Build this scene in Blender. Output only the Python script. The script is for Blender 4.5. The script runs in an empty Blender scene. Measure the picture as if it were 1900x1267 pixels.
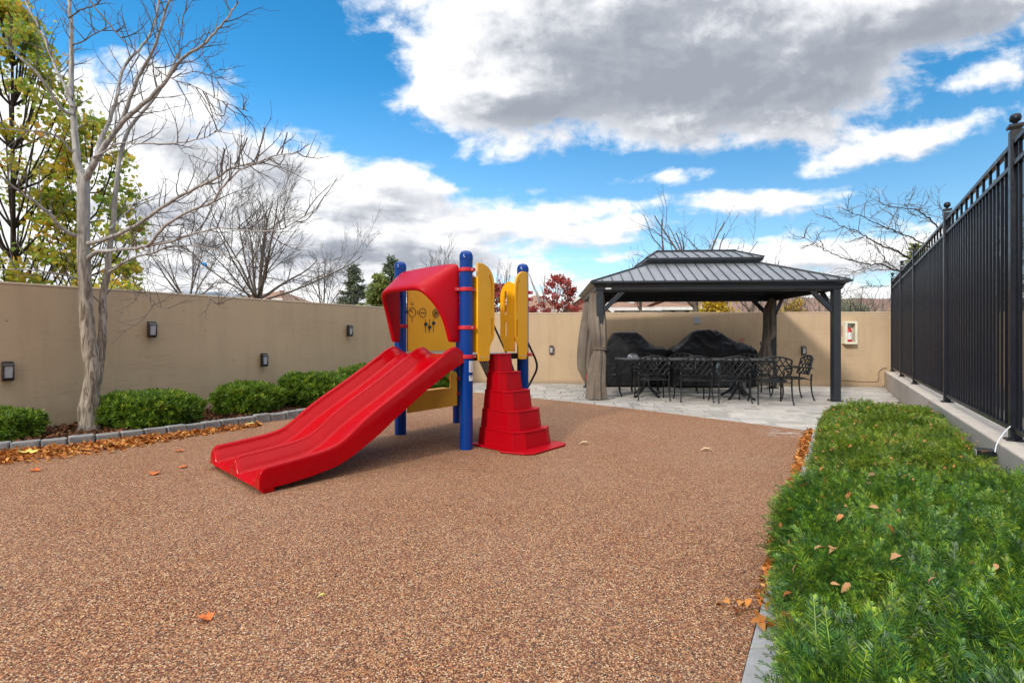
import bpy, bmesh, math, random
import numpy as np
from mathutils import Vector, Matrix, noise as mnoise

random.seed(7)
RNG = np.random.default_rng(11)
PI = math.pi
R = math.radians
scene = bpy.context.scene
COL = scene.collection

# ------------------------------------------------------------------ camera, world, sun, exposure
EYE, F, PW, PH = 1.1, 900.0, 1900.0, 1267.0
cam_data = bpy.data.cameras.new("camera")
cam = bpy.data.objects.new("camera", cam_data)
COL.objects.link(cam)
cam.location = (0, 0, EYE)
cam.rotation_euler = (R(90), 0, 0)
cam_data.sensor_width = 36.0
cam_data.lens = 36.0 * F / PW
cam_data.clip_start = 0.05
cam_data.clip_end = 3000.0
scene.camera = cam

SUN_DIR = Vector((-0.55, -0.72, 0.50)).normalized()      # towards the sun
sun_data = bpy.data.lights.new("sun", 'SUN')
sun_data.energy = 1.4
sun_data.angle = R(6)
sun_data.color = (1.0, 0.95, 0.87)
sun = bpy.data.objects.new("sun", sun_data)
COL.objects.link(sun)
sun.rotation_euler = (-SUN_DIR).to_track_quat('-Z', 'Y').to_euler()

scene.view_settings.view_transform = 'Standard'
scene.view_settings.look = 'None'
scene.view_settings.gamma = 1
scene.view_settings.exposure = 0.95


class NT:
    """tiny helper for building node trees"""
    def __init__(self, tree):
        self.t = tree
        self.n = tree.nodes
        self.l = tree.links

    def node(self, typ, **kw):
        nd = self.n.new(typ)
        for k, v in kw.items():
            setattr(nd, k, v)
        return nd

    def put(self, sock, v):
        if isinstance(v, bpy.types.NodeSocket):
            self.l.new(v, sock)
        elif v is not None:
            sock.default_value = v

    def math(self, op, a, b=None, c=None, clamp=False):
        nd = self.node('ShaderNodeMath', operation=op)
        nd.use_clamp = clamp
        self.put(nd.inputs[0], a)
        if b is not None:
            self.put(nd.inputs[1], b)
        if c is not None:
            self.put(nd.inputs[2], c)
        return nd.outputs[0]

    def maprange(self, v, a, b, c=0.0, d=1.0, smooth=False):
        nd = self.node('ShaderNodeMapRange')
        if smooth:
            nd.interpolation_type = 'SMOOTHSTEP'
        self.put(nd.inputs[0], v)
        for i, x in enumerate((a, b, c, d)):
            self.put(nd.inputs[i + 1], x)
        return nd.outputs[0]

    def mix(self, fac, a, b, mode='MIX'):
        nd = self.node('ShaderNodeMix', data_type='RGBA', blend_type=mode)
        self.put(nd.inputs[0], fac)
        self.put(nd.inputs[6], (*a, 1) if isinstance(a, tuple) and len(a) == 3 else a)
        self.put(nd.inputs[7], (*b, 1) if isinstance(b, tuple) and len(b) == 3 else b)
        return nd.outputs[2]

    def comb(self, x, y, z=0.0):
        nd = self.node('ShaderNodeCombineXYZ')
        for i, v in enumerate((x, y, z)):
            self.put(nd.inputs[i], v)
        return nd.outputs[0]

    def ramp(self, fac, stops, interp='LINEAR'):
        nd = self.node('ShaderNodeValToRGB')
        nd.color_ramp.interpolation = interp
        cr = nd.color_ramp
        while len(cr.elements) > 1:
            cr.elements.remove(cr.elements[-1])
        cr.elements[0].position = stops[0][0]
        cr.elements[0].color = (*stops[0][1], 1)
        for p, c in stops[1:]:
            e = cr.elements.new(p)
            e.color = (*c, 1)
        self.put(nd.inputs[0], fac)
        return nd.outputs[0]

    def noise(self, vec, scale, detail=4.0, rough=0.5, dist=0.0, out='Fac'):
        nd = self.node('ShaderNodeTexNoise')
        self.put(nd.inputs['Vector'], vec)
        nd.inputs['Scale'].default_value = scale
        nd.inputs['Detail'].default_value = detail
        nd.inputs['Roughness'].default_value = rough
        nd.inputs['Distortion'].default_value = dist
        return nd.outputs[out]


def build_world():
    w = bpy.data.worlds.new("World")
    scene.world = w
    w.use_nodes = True
    w.node_tree.nodes.clear()
    # cloud cover as a function of direction on the sky
    # u = across the view azimuth, v = tangent of the elevation
    ell = [  # px, py, rx, ry, tilt(deg), size, offset
        (1240, 85, 560, 205, 3, .55), (960, 150, 215, 140, -10, .45), (1700, -20, 420, 150, -8, .5),
        (120, 395, 560, 300, 10, .55), (560, 415, 460, 170, 13, .5), (880, 410, 300, 62, 0, .26),
        (1110, 425, 210, 32, -4, .17), (560, 545, 520, 70, 0, .3), (1660, 270, 170, 28, -16, .17), (1850, 130, 150, 60, -14, .2),
        (1780, 230, 150, 26, -18, .13), (1400, 378, 200, 27, -2, .17), (1560, 470, 360, 42, -3, .24), (1780, 440, 200, 36, -8, .18),
        (1230, 325, 120, 15, -8, .09), (1150, 480, 160, 14, 0, .07),
        (1500, 560, 700, 55, 0, .3),
    ]
    g = bpy.data.node_groups.new("cloud_cover", 'ShaderNodeTree')
    g.interface.new_socket('p', in_out='INPUT', socket_type='NodeSocketVector')
    g.interface.new_socket('d', in_out='OUTPUT', socket_type='NodeSocketFloat')
    g.interface.new_socket('s', in_out='OUTPUT', socket_type='NodeSocketFloat')
    G = NT(g)
    gi = G.node('NodeGroupInput')
    go = G.node('NodeGroupOutput')
    p = gi.outputs[0]
    sep = G.node('ShaderNodeSeparateXYZ')
    G.put(sep.inputs[0], p)
    u, v = sep.outputs[0], sep.outputs[1]
    # perspective of a flat cloud layer
    inv = G.math('DIVIDE', 1.0, G.math('ADD', v, 0.22))
    q = G.comb(G.math('MULTIPLY', u, inv), G.math('MULTIPLY', inv, 1.5), 0.0)
    n1 = G.noise(q, 1.9, 13, .57, .25)
    n2 = G.noise(G.comb(G.math('MULTIPLY', u, 1.0), G.math('MULTIPLY', v, 1.25), 3.3), 8.5, 11, .6, .25)
    nz = G.math('ADD', G.math('MULTIPLY', G.math('SUBTRACT', n1, .5), .62), G.math('MULTIPLY', G.math('SUBTRACT', n2, .5), .42))
    f = None
    for (px, py, rx, ry, rot, sz) in ell:
        cu, cv = (px - 950) / F, (633 - py) / F
        mp = G.node('ShaderNodeMapping', vector_type='TEXTURE')
        mp.inputs['Location'].default_value = (cu, cv, 0)
        mp.inputs['Rotation'].default_value = (0, 0, -R(rot))
        mp.inputs['Scale'].default_value = (rx / F, ry / F, 1)
        G.put(mp.inputs['Vector'], p)
        ln = G.node('ShaderNodeVectorMath', operation='LENGTH')
        G.put(ln.inputs[0], mp.outputs[0])
        val = G.math('MULTIPLY', G.math('SUBTRACT', 1.0, ln.outputs['Value']), sz)
        f = val if f is None else G.math('SMOOTH_MAX', f, val, .05)
    # far from the painted area (behind the viewer, overhead): broken cloud
    f = G.math('MAXIMUM', f, -.16)
    d = G.math('ADD', f, nz)
    G.put(go.inputs[0], d)
    # broad shaded bellies of the clouds
    sh = None
    for (px, py, rx, ry, rot, k) in [(1330, 105, 560, 190, 2, 1.25), (1080, 215, 330, 75, 6, .9), (1700, 90, 330, 120, -10, .8), (700, 478, 330, 42, 2, .75), (860, 385, 260, 34, 0, .5),
                                     (430, 290, 260, 60, 14, .75), (330, 400, 220, 40, 0, .65), (620, 385, 230, 30, 8, .6), (1080, 470, 260, 22, 0, .4), (1450, 505, 300, 24, 0, .45), (760, 365, 160, 24, 8, .65)]:
        mp = G.node('ShaderNodeMapping', vector_type='TEXTURE')
        mp.inputs['Location'].default_value = ((px - 950) / F, (633 - py) / F, 0)
        mp.inputs['Rotation'].default_value = (0, 0, -R(rot))
        mp.inputs['Scale'].default_value = (rx / F, ry / F, 1)
        G.put(mp.inputs['Vector'], p)
        ln = G.node('ShaderNodeVectorMath', operation='LENGTH')
        G.put(ln.inputs[0], mp.outputs[0])
        val = G.maprange(ln.outputs['Value'], 1.15, .35, 0, k, smooth=True)
        sh = val if sh is None else G.math('MAXIMUM', sh, val)
    sh = G.math('MULTIPLY', sh, G.maprange(n1, .3, .62, 1.12, .62))
    sh = G.math('ADD', sh, G.math('MULTIPLY', G.math('SUBTRACT', .5, n2), .55))
    G.put(go.inputs[1], sh)

    N = NT(w.node_tree)
    out = N.node('ShaderNodeOutputWorld')
    bg = N.node('ShaderNodeBackground')
    tc = N.node('ShaderNodeTexCoord')
    sep = N.node('ShaderNodeSeparateXYZ')
    N.put(sep.inputs[0], tc.outputs['Generated'])
    yy = N.math('MAXIMUM', N.math('ABSOLUTE', sep.outputs[1]), 0.12)
    u = N.math('DIVIDE', sep.outputs[0], yy)
    v = N.math('MAXIMUM', N.math('DIVIDE', sep.outputs[2], yy), -0.05)
    P = N.comb(u, v, 0)

    def cover(vec):
        gn = N.node('ShaderNodeGroup')
        gn.node_tree = g
        N.put(gn.inputs[0], vec)
        return gn.outputs

    def off(a, b):
        vm = N.node('ShaderNodeVectorMath', operation='ADD')
        N.put(vm.inputs[0], P)
        vm.inputs[1].default_value = (a, b, 0)
        return vm.outputs[0]
    D, SH = cover(P)[:2]
    D1 = cover(off(-.055, .035))[0]
    D2 = cover(off(-.014, .014))[0]
    mask = N.maprange(D, -.02, .12, smooth=True)
    thick = N.maprange(D, .02, .20, smooth=True)
    lit = N.math('ADD', N.math('MULTIPLY', N.math('SUBTRACT', D, D1), 1.3), N.math('MULTIPLY', N.math('SUBTRACT', D, D2), 1.5))
    lit = N.math('ADD', lit, N.math('SUBTRACT', .93, N.math('MULTIPLY', N.math('MULTIPLY', SH, thick), .74)), clamp=True)
    ccol = N.ramp(lit, [(0, (.36, .39, .45)), (.35, (.46, .49, .55)), (.7, (.80, .82, .86)), (1, (1.12, 1.12, 1.12))])
    sky = N.node('ShaderNodeTexSky', sky_type='NISHITA')
    sky.sun_disc = False
    sky.sun_elevation = math.asin(SUN_DIR.z)
    sky.sun_rotation = R(143)
    sky.air_density = 1.0
    sky.dust_density = 0.4
    sky.ozone_density = 2.0
    hs = N.node('ShaderNodeHueSaturation')
    hs.inputs['Saturation'].default_value = 1.44
    hs.inputs['Value'].default_value = .92
    hs.inputs['Hue'].default_value = .492
    N.put(hs.inputs['Saturation'], N.maprange(v, .05, .55, 1.14, 1.40))
    N.put(hs.inputs['Color'], sky.outputs[0])
    # the clouds are given in display units; undo the background strength
    STR = 0.12
    cc = N.node('ShaderNodeVectorMath', operation='SCALE')
    N.put(cc.inputs[0], ccol)
    # unseen cloud added overhead, brightened to light open ground; dimmed behind the viewer
    back = N.maprange(sep.outputs[1], .05, -.5, 0, 1, smooth=True)
    up = N.maprange(sep.outputs[2], .60, .85, 0, 1, smooth=True)
    N.put(cc.inputs['Scale'], N.math('ADD', .545 / STR, N.math('ADD', N.math('MULTIPLY', back, -.12 / STR), N.math('MULTIPLY', up, .85 / STR))))
    mask = N.math('MAXIMUM', mask, N.math('MULTIPLY', N.math('MAXIMUM', back, up), N.maprange(D, -.45, -.1, .35, 1)))
    col = N.mix(mask, hs.outputs[0], cc.outputs[0])
    N.put(bg.inputs['Color'], col)
    bg.inputs['Strength'].default_value = STR
    N.l.new(bg.outputs[0], out.inputs[0])


build_world()


# ------------------------------------------------------------------ materials
def new_mat(name):
    m = bpy.data.materials.new(name)
    m.use_nodes = True
    m.node_tree.nodes.clear()
    N = NT(m.node_tree)
    out = N.node('ShaderNodeOutputMaterial')
    b = N.node('ShaderNodeBsdfPrincipled')
    N.l.new(b.outputs[0], out.inputs[0])
    return m, N, b


def bump(N, b, h, strength=.3, dist=.01):
    bp = N.node('ShaderNodeBump')
    bp.inputs['Strength'].default_value = strength
    bp.inputs['Distance'].default_value = dist
    N.put(bp.inputs['Height'], h)
    N.l.new(bp.outputs[0], b.inputs['Normal'])


def pos(N, scale=None):
    tc = N.node('ShaderNodeTexCoord')
    if scale is None:
        return tc.outputs['Object']
    mp = N.node('ShaderNodeMapping')
    mp.inputs['Scale'].default_value = scale
    N.l.new(tc.outputs['Object'], mp.inputs[0])
    return mp.outputs[0]


def simple(name, col, rough=.5, metal=0., var=.15, nscale=6., bmp=.0, bscale=60., spec=.5, coat=0.):
    m, N, b = new_mat(name)
    p = pos(N)
    n = N.noise(p, nscale, 5, .6)
    lo = tuple(c * (1 - var) for c in col)
    hi = tuple(min(1, c * (1 + var)) for c in col)
    N.put(b.inputs['Base Color'], N.mix(N.maprange(n, .3, .7), lo, hi))
    rn = N.noise(p, nscale * 3, 4, .6)
    N.put(b.inputs['Roughness'], N.maprange(rn, .3, .7, max(0, rough - .07), min(1, rough + .07)))
    b.inputs['Metallic'].default_value = metal
    b.inputs['Specular IOR Level'].default_value = spec
    b.inputs['Coat Weight'].default_value = coat
    if bmp:
        bump(N, b, N.noise(p, bscale, 4, .6), bmp, .004)
    return m


def leafy(name, stops, rough=.5, clump=5., trans=.25, spec=.4, dark=.55):
    """per-leaf colour from the island, clump variation from position"""
    m, N, b = new_mat(name)
    geo = N.node('ShaderNodeNewGeometry')
    p = pos(N)
    n = N.noise(p, clump, 4, .6)
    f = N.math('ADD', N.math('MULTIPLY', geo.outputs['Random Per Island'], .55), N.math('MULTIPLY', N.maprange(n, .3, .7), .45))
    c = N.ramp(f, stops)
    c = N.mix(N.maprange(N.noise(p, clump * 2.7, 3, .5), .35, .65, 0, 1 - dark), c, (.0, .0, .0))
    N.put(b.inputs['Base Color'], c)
    b.inputs['Roughness'].default_value = rough
    b.inputs['Specular IOR Level'].default_value = spec
    if trans:
        out = [x for x in N.n if x.type == 'OUTPUT_MATERIAL'][0]
        tr = N.node('ShaderNodeBsdfTranslucent')
        N.put(tr.inputs[0], c)
        mx = N.node('ShaderNodeMixShader')
        mx.inputs[0].default_value = trans
        N.l.new(b.outputs[0], mx.inputs[1])
        N.l.new(tr.outputs[0], mx.inputs[2])
        N.l.new(mx.outputs[0], out.inputs[0])
    return m


def mat_rubber():
    m, N, b = new_mat("rubber_granules")
    p = pos(N)
    v = N.node('ShaderNodeTexVoronoi')
    v.inputs['Scale'].default_value = 205
    N.put(v.inputs['Vector'], p)
    sp = N.node('ShaderNodeSeparateColor')
    N.put(sp.inputs[0], v.outputs['Color'])
    c = N.ramp(sp.outputs[0], [(0, (.035, .018, .014)), (.13, (.055, .026, .02)), (.14, (.22, .064, .030)), (.38, (.31, .096, .043)),
                               (.40, (.46, .195, .085)), (.68, (.52, .23, .10)), (.70, (.74, .40, .18)), (.90, (.82, .50, .26)), (.92, (.9, .72, .48))], 'CONSTANT')
    edge = N.maprange(v.outputs['Distance'], .4, .8, 1, .45)
    c = N.mix(1.0, c, N.comb(edge, edge, edge), 'MULTIPLY')
    mid = N.maprange(N.noise(p, 48, 3, .6), .35, .65, .54, .92)
    c = N.mix(1.0, c, N.comb(mid, N.math('MULTIPLY', mid, .95), N.math('MULTIPLY', mid, .90)), 'MULTIPLY')
    big = N.noise(p, .7, 5, .6)
    big2 = N.noise(p, 9, 5, .65)
    c = N.mix(N.maprange(big, .35, .7, 0, .16), c, (.40, .28, .20))
    c = N.mix(N.maprange(big2, .45, .75, 0, .30), c, (.12, .05, .032))
    # pale dried puddle mark near the patio corner
    tc = N.node('ShaderNodeVectorMath', operation='DISTANCE')
    N.put(tc.inputs[0], p)
    tc.inputs[1].default_value = (3.28, 5.82, 0)
    st = N.math('MULTIPLY', N.maprange(tc.outputs['Value'], .05, .38, 1, 0), N.maprange(N.noise(p, 9, 6, .7), .47, .62))
    c = N.mix(N.math('MULTIPLY', st, .7), c, (.55, .5, .46))
    N.put(b.inputs['Base Color'], c)
    b.inputs['Roughness'].default_value = .75
    b.inputs['Specular IOR Level'].default_value = .3
    bump(N, b, N.math('SUBTRACT', 1.0, v.outputs['Distance']), .55, .003)
    return m


def mat_wall(name, base, dark, seamlines=True):
    m, N, b = new_mat(name)
    p = pos(N)
    n = N.noise(p, 1.1, 6, .6)
    c = N.mix(N.maprange(n, .3, .72), base, dark)
    # streaks running down
    st = N.noise(pos(N, (3.5, 3.5, .35)), 1.6, 5, .6)
    c = N.mix(N.maprange(st, .48, .75, 0, .35), c, tuple(x * .62 for x in base))
    fine = N.noise(pos(N, (1, 1, 3)), 22, 6, .7)
    c = N.mix(N.maprange(fine, .4, .7, 0, .25), c, tuple(min(1, x * 1.2) for x in base))
    # bug holes in the cast concrete
    v = N.node('ShaderNodeTexVoronoi')
    v.inputs['Scale'].default_value = 5.5
    N.put(v.inputs['Vector'], pos(N, (1, 1, 1.4)))
    hole = N.math('MULTIPLY', N.maprange(v.outputs['Distance'], .04, .085, 1, 0),
                  N.maprange(N.noise(p, 1.7, 3, .5), .46, .52))
    c = N.mix(N.math('MULTIPLY', hole, .8), c, tuple(x * .22 for x in base))
    v2 = N.node('ShaderNodeTexVoronoi')
    v2.inputs['Scale'].default_value = 13
    N.put(v2.inputs['Vector'], pos(N, (1, 1, 1.6)))
    hole2 = N.math('MULTIPLY', N.maprange(v2.outputs['Distance'], .06, .11, 1, 0), N.maprange(N.noise(p, 2.3, 3, .5), .50, .56))
    c = N.mix(N.math('MULTIPLY', hole2, .6), c, tuple(x * .35 for x in base))
    # faint form lines and hairline cracks
    fl = N.noise(pos(N, (.35, .35, 9)), 1.3, 3, .5)
    c = N.mix(N.math('MULTIPLY', N.maprange(N.math('ABSOLUTE', N.math('SUBTRACT', fl, .5)), 0, .012, 1, 0), N.maprange(n, .45, .6, 0, .35)), c, tuple(x * .5 for x in base))
    # darker towards the foot
    sep = N.node('ShaderNodeSeparateXYZ')
    N.put(sep.inputs[0], p)
    foot = N.math('MULTIPLY', N.maprange(N.math('ADD', sep.outputs[2], N.math('MULTIPLY', n, .12)), .06, .17, 1, 0), .5)
    c = N.mix(foot, c, tuple(x * .45 for x in base))
    N.put(b.inputs['Base Color'], c)
    b.inputs['Roughness'].default_value = .85
    b.inputs['Specular IOR Level'].default_value = .25
    h = N.math('SUBTRACT', N.math('MULTIPLY', fine, .5), N.math('MULTIPLY', hole, 1.0))
    bump(N, b, h, .35, .006)
    return m


def mat_concrete(name, col, var=.2, scale=3.):
    m, N, b = new_mat(name)
    p = pos(N)
    n = N.noise(p, scale, 7, .65)
    c = N.mix(N.maprange(n, .3, .7), tuple(x * (1 - var) for x in col), tuple(min(1, x * (1 + var)) for x in col))
    f = N.noise(p, 70, 4, .7)
    c = N.mix(N.maprange(f, .5, .75, 0, .4), c, tuple(x * .5 for x in col))
    N.put(b.inputs['Base Color'], c)
    b.inputs['Roughness'].default_value = .88
    b.inputs['Specular IOR Level'].default_value = .25
    bump(N, b, N.math('ADD', n, N.math('MULTIPLY', f, .4)), .35, .006)
    return m


def mat_pavers():
    m, N, b = new_mat("concrete_pavers")
    p = pos(N)
    geo = N.node('ShaderNodeNewGeometry')
    r = geo.outputs['Random Per Island']
    c = N.ramp(r, [(0, (.30, .275, .24)), (.3, (.40, .365, .315)), (.6, (.50, .455, .40)), (.8, (.36, .335, .31)), (1, (.54, .485, .41))])
    n = N.noise(p, 6, 6, .65)
    c = N.mix(N.maprange(n, .35, .7, 0, .45), c, (.30, .28, .26))
    f = N.noise(p, 90, 3, .6)
    c = N.mix(N.maprange(f, .5, .7, 0, .25), c, (.25, .23, .21))
    N.put(b.inputs['Base Color'], c)
    b.inputs['Roughness'].default_value = .85
    b.inputs['Specular IOR Level'].default_value = .25
    bump(N, b, N.math('ADD', n, N.math('MULTIPLY', f, .4)), .3, .004)
    return m


def mat_bark(name, a, bcol, scale=9., pale=None, zlo=1.6, zhi=3.2):
    m, N, b = new_mat(name)
    p = pos(N, (3.2, 3.2, .42))
    n = N.noise(p, scale, 9, .72, .9)
    fac = N.maprange(n, .42, .56)
    c = N.mix(fac, bcol, a)
    blot = N.noise(pos(N), 4, 5, .6)
    c = N.mix(N.maprange(blot, .45, .7, 0, .4), c, tuple(x * .6 for x in a))
    if pale:
        sep = N.node('ShaderNodeSeparateXYZ')
        N.put(sep.inputs[0], pos(N))
        up = N.maprange(N.math('ADD', sep.outputs[2], N.math('MULTIPLY', blot, .8)), zlo, zhi)
        c = N.mix(up, c, N.mix(N.maprange(blot, .35, .65), pale, tuple(x * .65 for x in pale)))
    N.put(b.inputs['Base Color'], c)
    b.inputs['Roughness'].default_value = .9
    b.inputs['Specular IOR Level'].default_value = .2
    bump(N, b, n, 1.0, .045)
    return m


def mat_plastic(name, col, rough=.28, fade=None, spec=.4, coat=0.):
    m, N, b = new_mat(name)
    p = pos(N)
    n = N.noise(p, 2.2, 5, .6)
    c = N.mix(N.maprange(n, .35, .7, 0, .5), col, tuple(x * .8 for x in col))
    # dust and scuffs
    d = N.noise(p, 34, 6, .75)
    c = N.mix(N.maprange(d, .62, .85, 0, .14), c, fade or tuple(min(1, x * 1.3 + .02) for x in col))
    N.put(b.inputs['Base Color'], c)
    N.put(b.inputs['Roughness'], N.maprange(N.noise(p, 9, 5, .6), .3, .7, rough - .04, rough + .10))
    b.inputs['Specular IOR Level'].default_value = spec
    b.inputs['Coat Weight'].default_value = coat
    b.inputs['Coat Roughness'].default_value = .08
    return m


def mat_roofmetal():
    m, N, b = new_mat("roof_steel")
    p = pos(N, (1.0, .35, .35))
    n = N.noise(p, 6, 6, .65)
    c = N.mix(N.maprange(n, .35, .7), (.20, .21, .228), (.27, .282, .30))
    N.put(b.inputs['Base Color'], c)
    b.inputs['Metallic'].default_value = .45
    N.put(b.inputs['Roughness'], N.maprange(n, .3, .7, .36, .55))
    return m


def mat_shingle(name, c1, c2):
    m, N, b = new_mat(name)
    br = N.node('ShaderNodeTexBrick')
    br.inputs['Scale'].default_value = 3.0
    br.inputs['Color1'].default_value = (*c1, 1)
    br.inputs['Color2'].default_value = (*c2, 1)
    br.inputs['Mortar'].default_value = (*tuple(x * .4 for x in c1), 1)
    br.inputs['Mortar Size'].default_value = .012
    N.put(br.inputs['Vector'], pos(N))
    n = N.noise(pos(N), 1.5, 5, .6)
    N.put(b.inputs['Base Color'], N.mix(N.maprange(n, .4, .7, 0, .4), br.outputs[0], c2))
    b.inputs['Roughness'].default_value = .9
    return m


def mat_brick(name, c1, c2):
    m, N, b = new_mat(name)
    br = N.node('ShaderNodeTexBrick')
    br.inputs['Scale'].default_value = 4.0
    br.inputs['Color1'].default_value = (*c1, 1)
    br.inputs['Color2'].default_value = (*c2, 1)
    br.inputs['Mortar'].default_value = (.45, .4, .35, 1)
    br.inputs['Mortar Size'].default_value = .02
    mp = N.node('ShaderNodeMapping')
    mp.inputs['Rotation'].default_value = (R(90), 0, 0)
    N.l.new(pos(N), mp.inputs[0])
    N.put(br.inputs['Vector'], mp.outputs[0])
    N.put(b.inputs['Base Color'], br.outputs[0])
    b.inputs['Roughness'].default_value = .9
    return m


def mat_ground(name, a, bcol, scale=2., bumpy=.4):
    m, N, b = new_mat(name)
    p = pos(N)
    n = N.noise(p, scale, 8, .7)
    n2 = N.noise(p, scale * 14, 5, .7)
    c = N.mix(N.maprange(n, .35, .65), a, bcol)
    c = N.mix(N.maprange(n2, .45, .7, 0, .6), c, tuple(x * .4 for x in a))
    N.put(b.inputs['Base Color'], c)
    b.inputs['Roughness'].default_value = .95
    bump(N, b, n2, bumpy, .02)
    return m


def mat_fabric(name, col, rough=.9, bscale=9., bs=.5, weave=260):
    m, N, b = new_mat(name)
    p = pos(N)
    n = N.noise(p, bscale, 6, .6, .5)
    c = N.mix(N.maprange(n, .35, .7), tuple(x * .75 for x in col), tuple(min(1, x * 1.15) for x in col))
    N.put(b.inputs['Base Color'], c)
    b.inputs['Roughness'].default_value = rough
    b.inputs['Specular IOR Level'].default_value = .35
    bump(N, b, N.math('ADD', n, N.math('MULTIPLY', N.noise(p, weave, 2, .5), .15)), bs, .02)
    return m


M = {}
M['rubber'] = mat_rubber()
M['wall'] = mat_wall("painted_concrete", (.53, .385, .245), (.47, .34, .215))
M['wallcap'] = mat_concrete("wall_cap_paint", (.60, .47, .33), .12)
M['parapet'] = mat_concrete("bare_concrete", (.52, .45, .38), .12, 2.)
M['kerb'] = mat_concrete("kerb_concrete", (.34, .34, .34), .2, 6.)
M['stone'] = mat_concrete("edging_stone_grey", (.24, .235, .225), .5, 11.)
M['joint'] = mat_ground("joint_sand", (.10, .085, .07), (.13, .11, .09), 8)
M['paver'] = mat_pavers()
M['soil'] = mat_ground("bed_mulch", (.075, .04, .022), (.12, .062, .032), 7, .9)
M['field'] = mat_ground("field_ground", (.10, .085, .045), (.15, .12, .07), .6, .3)
M['hill'] = mat_ground("wooded_hill", (.20, .115, .08), (.28, .17, .12), .05, .2)
M['asphalt'] = mat_ground("asphalt", (.06, .06, .062), (.085, .085, .085), 3, .2)
M['red'] = mat_plastic("red_plastic", (.41, .0002, .004), .25, (.46, .004, .012), spec=.08, coat=.16)
M['redhood'] = mat_plastic("faded_red_plastic", (.42, .001, .008), .34, (.46, .02, .05), .16)
M['redsteps'] = mat_plastic("matt_red_plastic", (.40, .0006, .006), .40, (.42, .015, .035), .14)
M['clamp'] = mat_plastic("red_clamp_enamel", (.55, .02, .03), .35)
M['blue'] = mat_plastic("blue_enamel", (.002, .040, .235), .14, spec=.3)
M['yellow'] = mat_plastic("yellow_plastic", (.86, .40, .002), .36)
M['ochre'] = mat_plastic("amber_plastic", (.95, .40, .003), .42)
M['navy'] = simple("navy_knob", (.008, .012, .045), .35)
M['ink'] = simple("engraved_ink", (.035, .02, .015), .6)
M['deck'] = simple("deck_coating", (.16, .19, .22), .45, bmp=.4, bscale=120)
M['black'] = simple("black_enamel", (.012, .013, .016), .30, var=.2)
M['fence'] = simple("fence_enamel", (.008, .010, .017), .35, var=.25, spec=.3)
M['cast'] = simple("cast_aluminium_black", (.010, .011, .013), .38, .2, var=.3, bmp=.3, bscale=90)
M['charcoal'] = simple("charcoal_enamel", (.022, .027, .034), .38, .0, var=.15)
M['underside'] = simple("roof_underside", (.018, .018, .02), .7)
M['tabletop'] = simple('sheen_tabletop', (.075, .08, .085), .35, var=.4)  # grey lifted above the black cast metal to stand for reflected sky
M['roof'] = mat_roofmetal()
M['seam'] = simple('roof_seam_steel', (.06, .065, .075), .35, .4)
M['curtain'] = mat_fabric("taupe_curtain", (.185, .148, .115), .9, 3, .12)
M['cover'] = mat_fabric("black_cover_cloth", (.012, .012, .014), .58, 4.5, .8, 90)
M['steel'] = simple("bolt_steel", (.6, .6, .62), .3, 1.0)
M['white'] = simple("white_label", (.75, .75, .74), .5)
M['lens'] = simple("lamp_lens", (.42, .42, .44), .3)
M['clear'] = simple("cream_plastic", (.74, .70, .54), .4)
M['red_ext'] = simple("extinguisher_red", (.5, .02, .02), .3)
M['greybin'] = simple("grey_plastic", (.3, .3, .31), .55)
M['wood'] = simple("bare_wood", (.45, .33, .2), .8)
M['cable'] = simple("cable_jacket", (.18, .13, .09), .6)
M['whitewire'] = simple("white_wire", (.7, .72, .76), .4)
M['bark'] = mat_bark("grey_bark", (.50, .42, .33), (.15, .11, .08), 9, (.58, .55, .52), 1.9, 3.6)
M['twig'] = simple("twig_bark", (.13, .11, .10), .85, var=.35, nscale=2)
M['palebranch'] = mat_bark("pale_branch_bark", (.56, .53, .50), (.34, .31, .29), 5)
M['bark2'] = mat_bark("brown_bark", (.20, .155, .12), (.09, .07, .055), 6)
M['darkbark'] = mat_bark("dark_bark", (.09, .07, .06), (.04, .03, .025), 6)
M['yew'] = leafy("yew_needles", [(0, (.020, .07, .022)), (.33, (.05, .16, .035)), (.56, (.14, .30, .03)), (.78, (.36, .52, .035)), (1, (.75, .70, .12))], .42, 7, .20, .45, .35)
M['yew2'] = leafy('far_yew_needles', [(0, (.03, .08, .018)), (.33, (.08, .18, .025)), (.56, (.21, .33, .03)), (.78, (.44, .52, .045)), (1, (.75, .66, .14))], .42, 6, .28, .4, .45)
M['core'] = simple("shade_core", (.03, .032, .014), .9)  # near-black base, painted shade for the cores of shrubs and hedge
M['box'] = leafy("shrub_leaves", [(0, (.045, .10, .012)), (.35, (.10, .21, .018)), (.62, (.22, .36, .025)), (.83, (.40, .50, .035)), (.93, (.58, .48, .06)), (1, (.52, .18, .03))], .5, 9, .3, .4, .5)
M['maple'] = leafy("turning_leaves", [(0, (.12, .24, .035)), (.28, (.26, .40, .05)), (.5, (.52, .52, .08)), (.7, (.72, .54, .06)), (.86, (.66, .32, .04)), (1, (.34, .18, .05))], .5, 1.1, .5, .3, .85)
M['redleaf'] = leafy("red_leaves", [(0, (.30, .05, .045)), (.6, (.46, .085, .07)), (1, (.60, .22, .13))], .5, 1, .35, .3, .85)
M['goldleaf'] = leafy("gold_leaves", [(0, (.45, .26, .02)), (.6, (.75, .5, .03)), (1, (.4, .4, .04))], .5, 1, .25)
M['brownleaf'] = leafy("brown_leaves", [(0, (.12, .07, .05)), (.6, (.22, .13, .09)), (1, (.3, .2, .14))], .6, 1, .1)
M['spruce'] = leafy("spruce_needles", [(0, (.13, .19, .12)), (.6, (.27, .34, .20)), (1, (.46, .42, .24))], .6, 1.2, .3, .3, .7)
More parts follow.
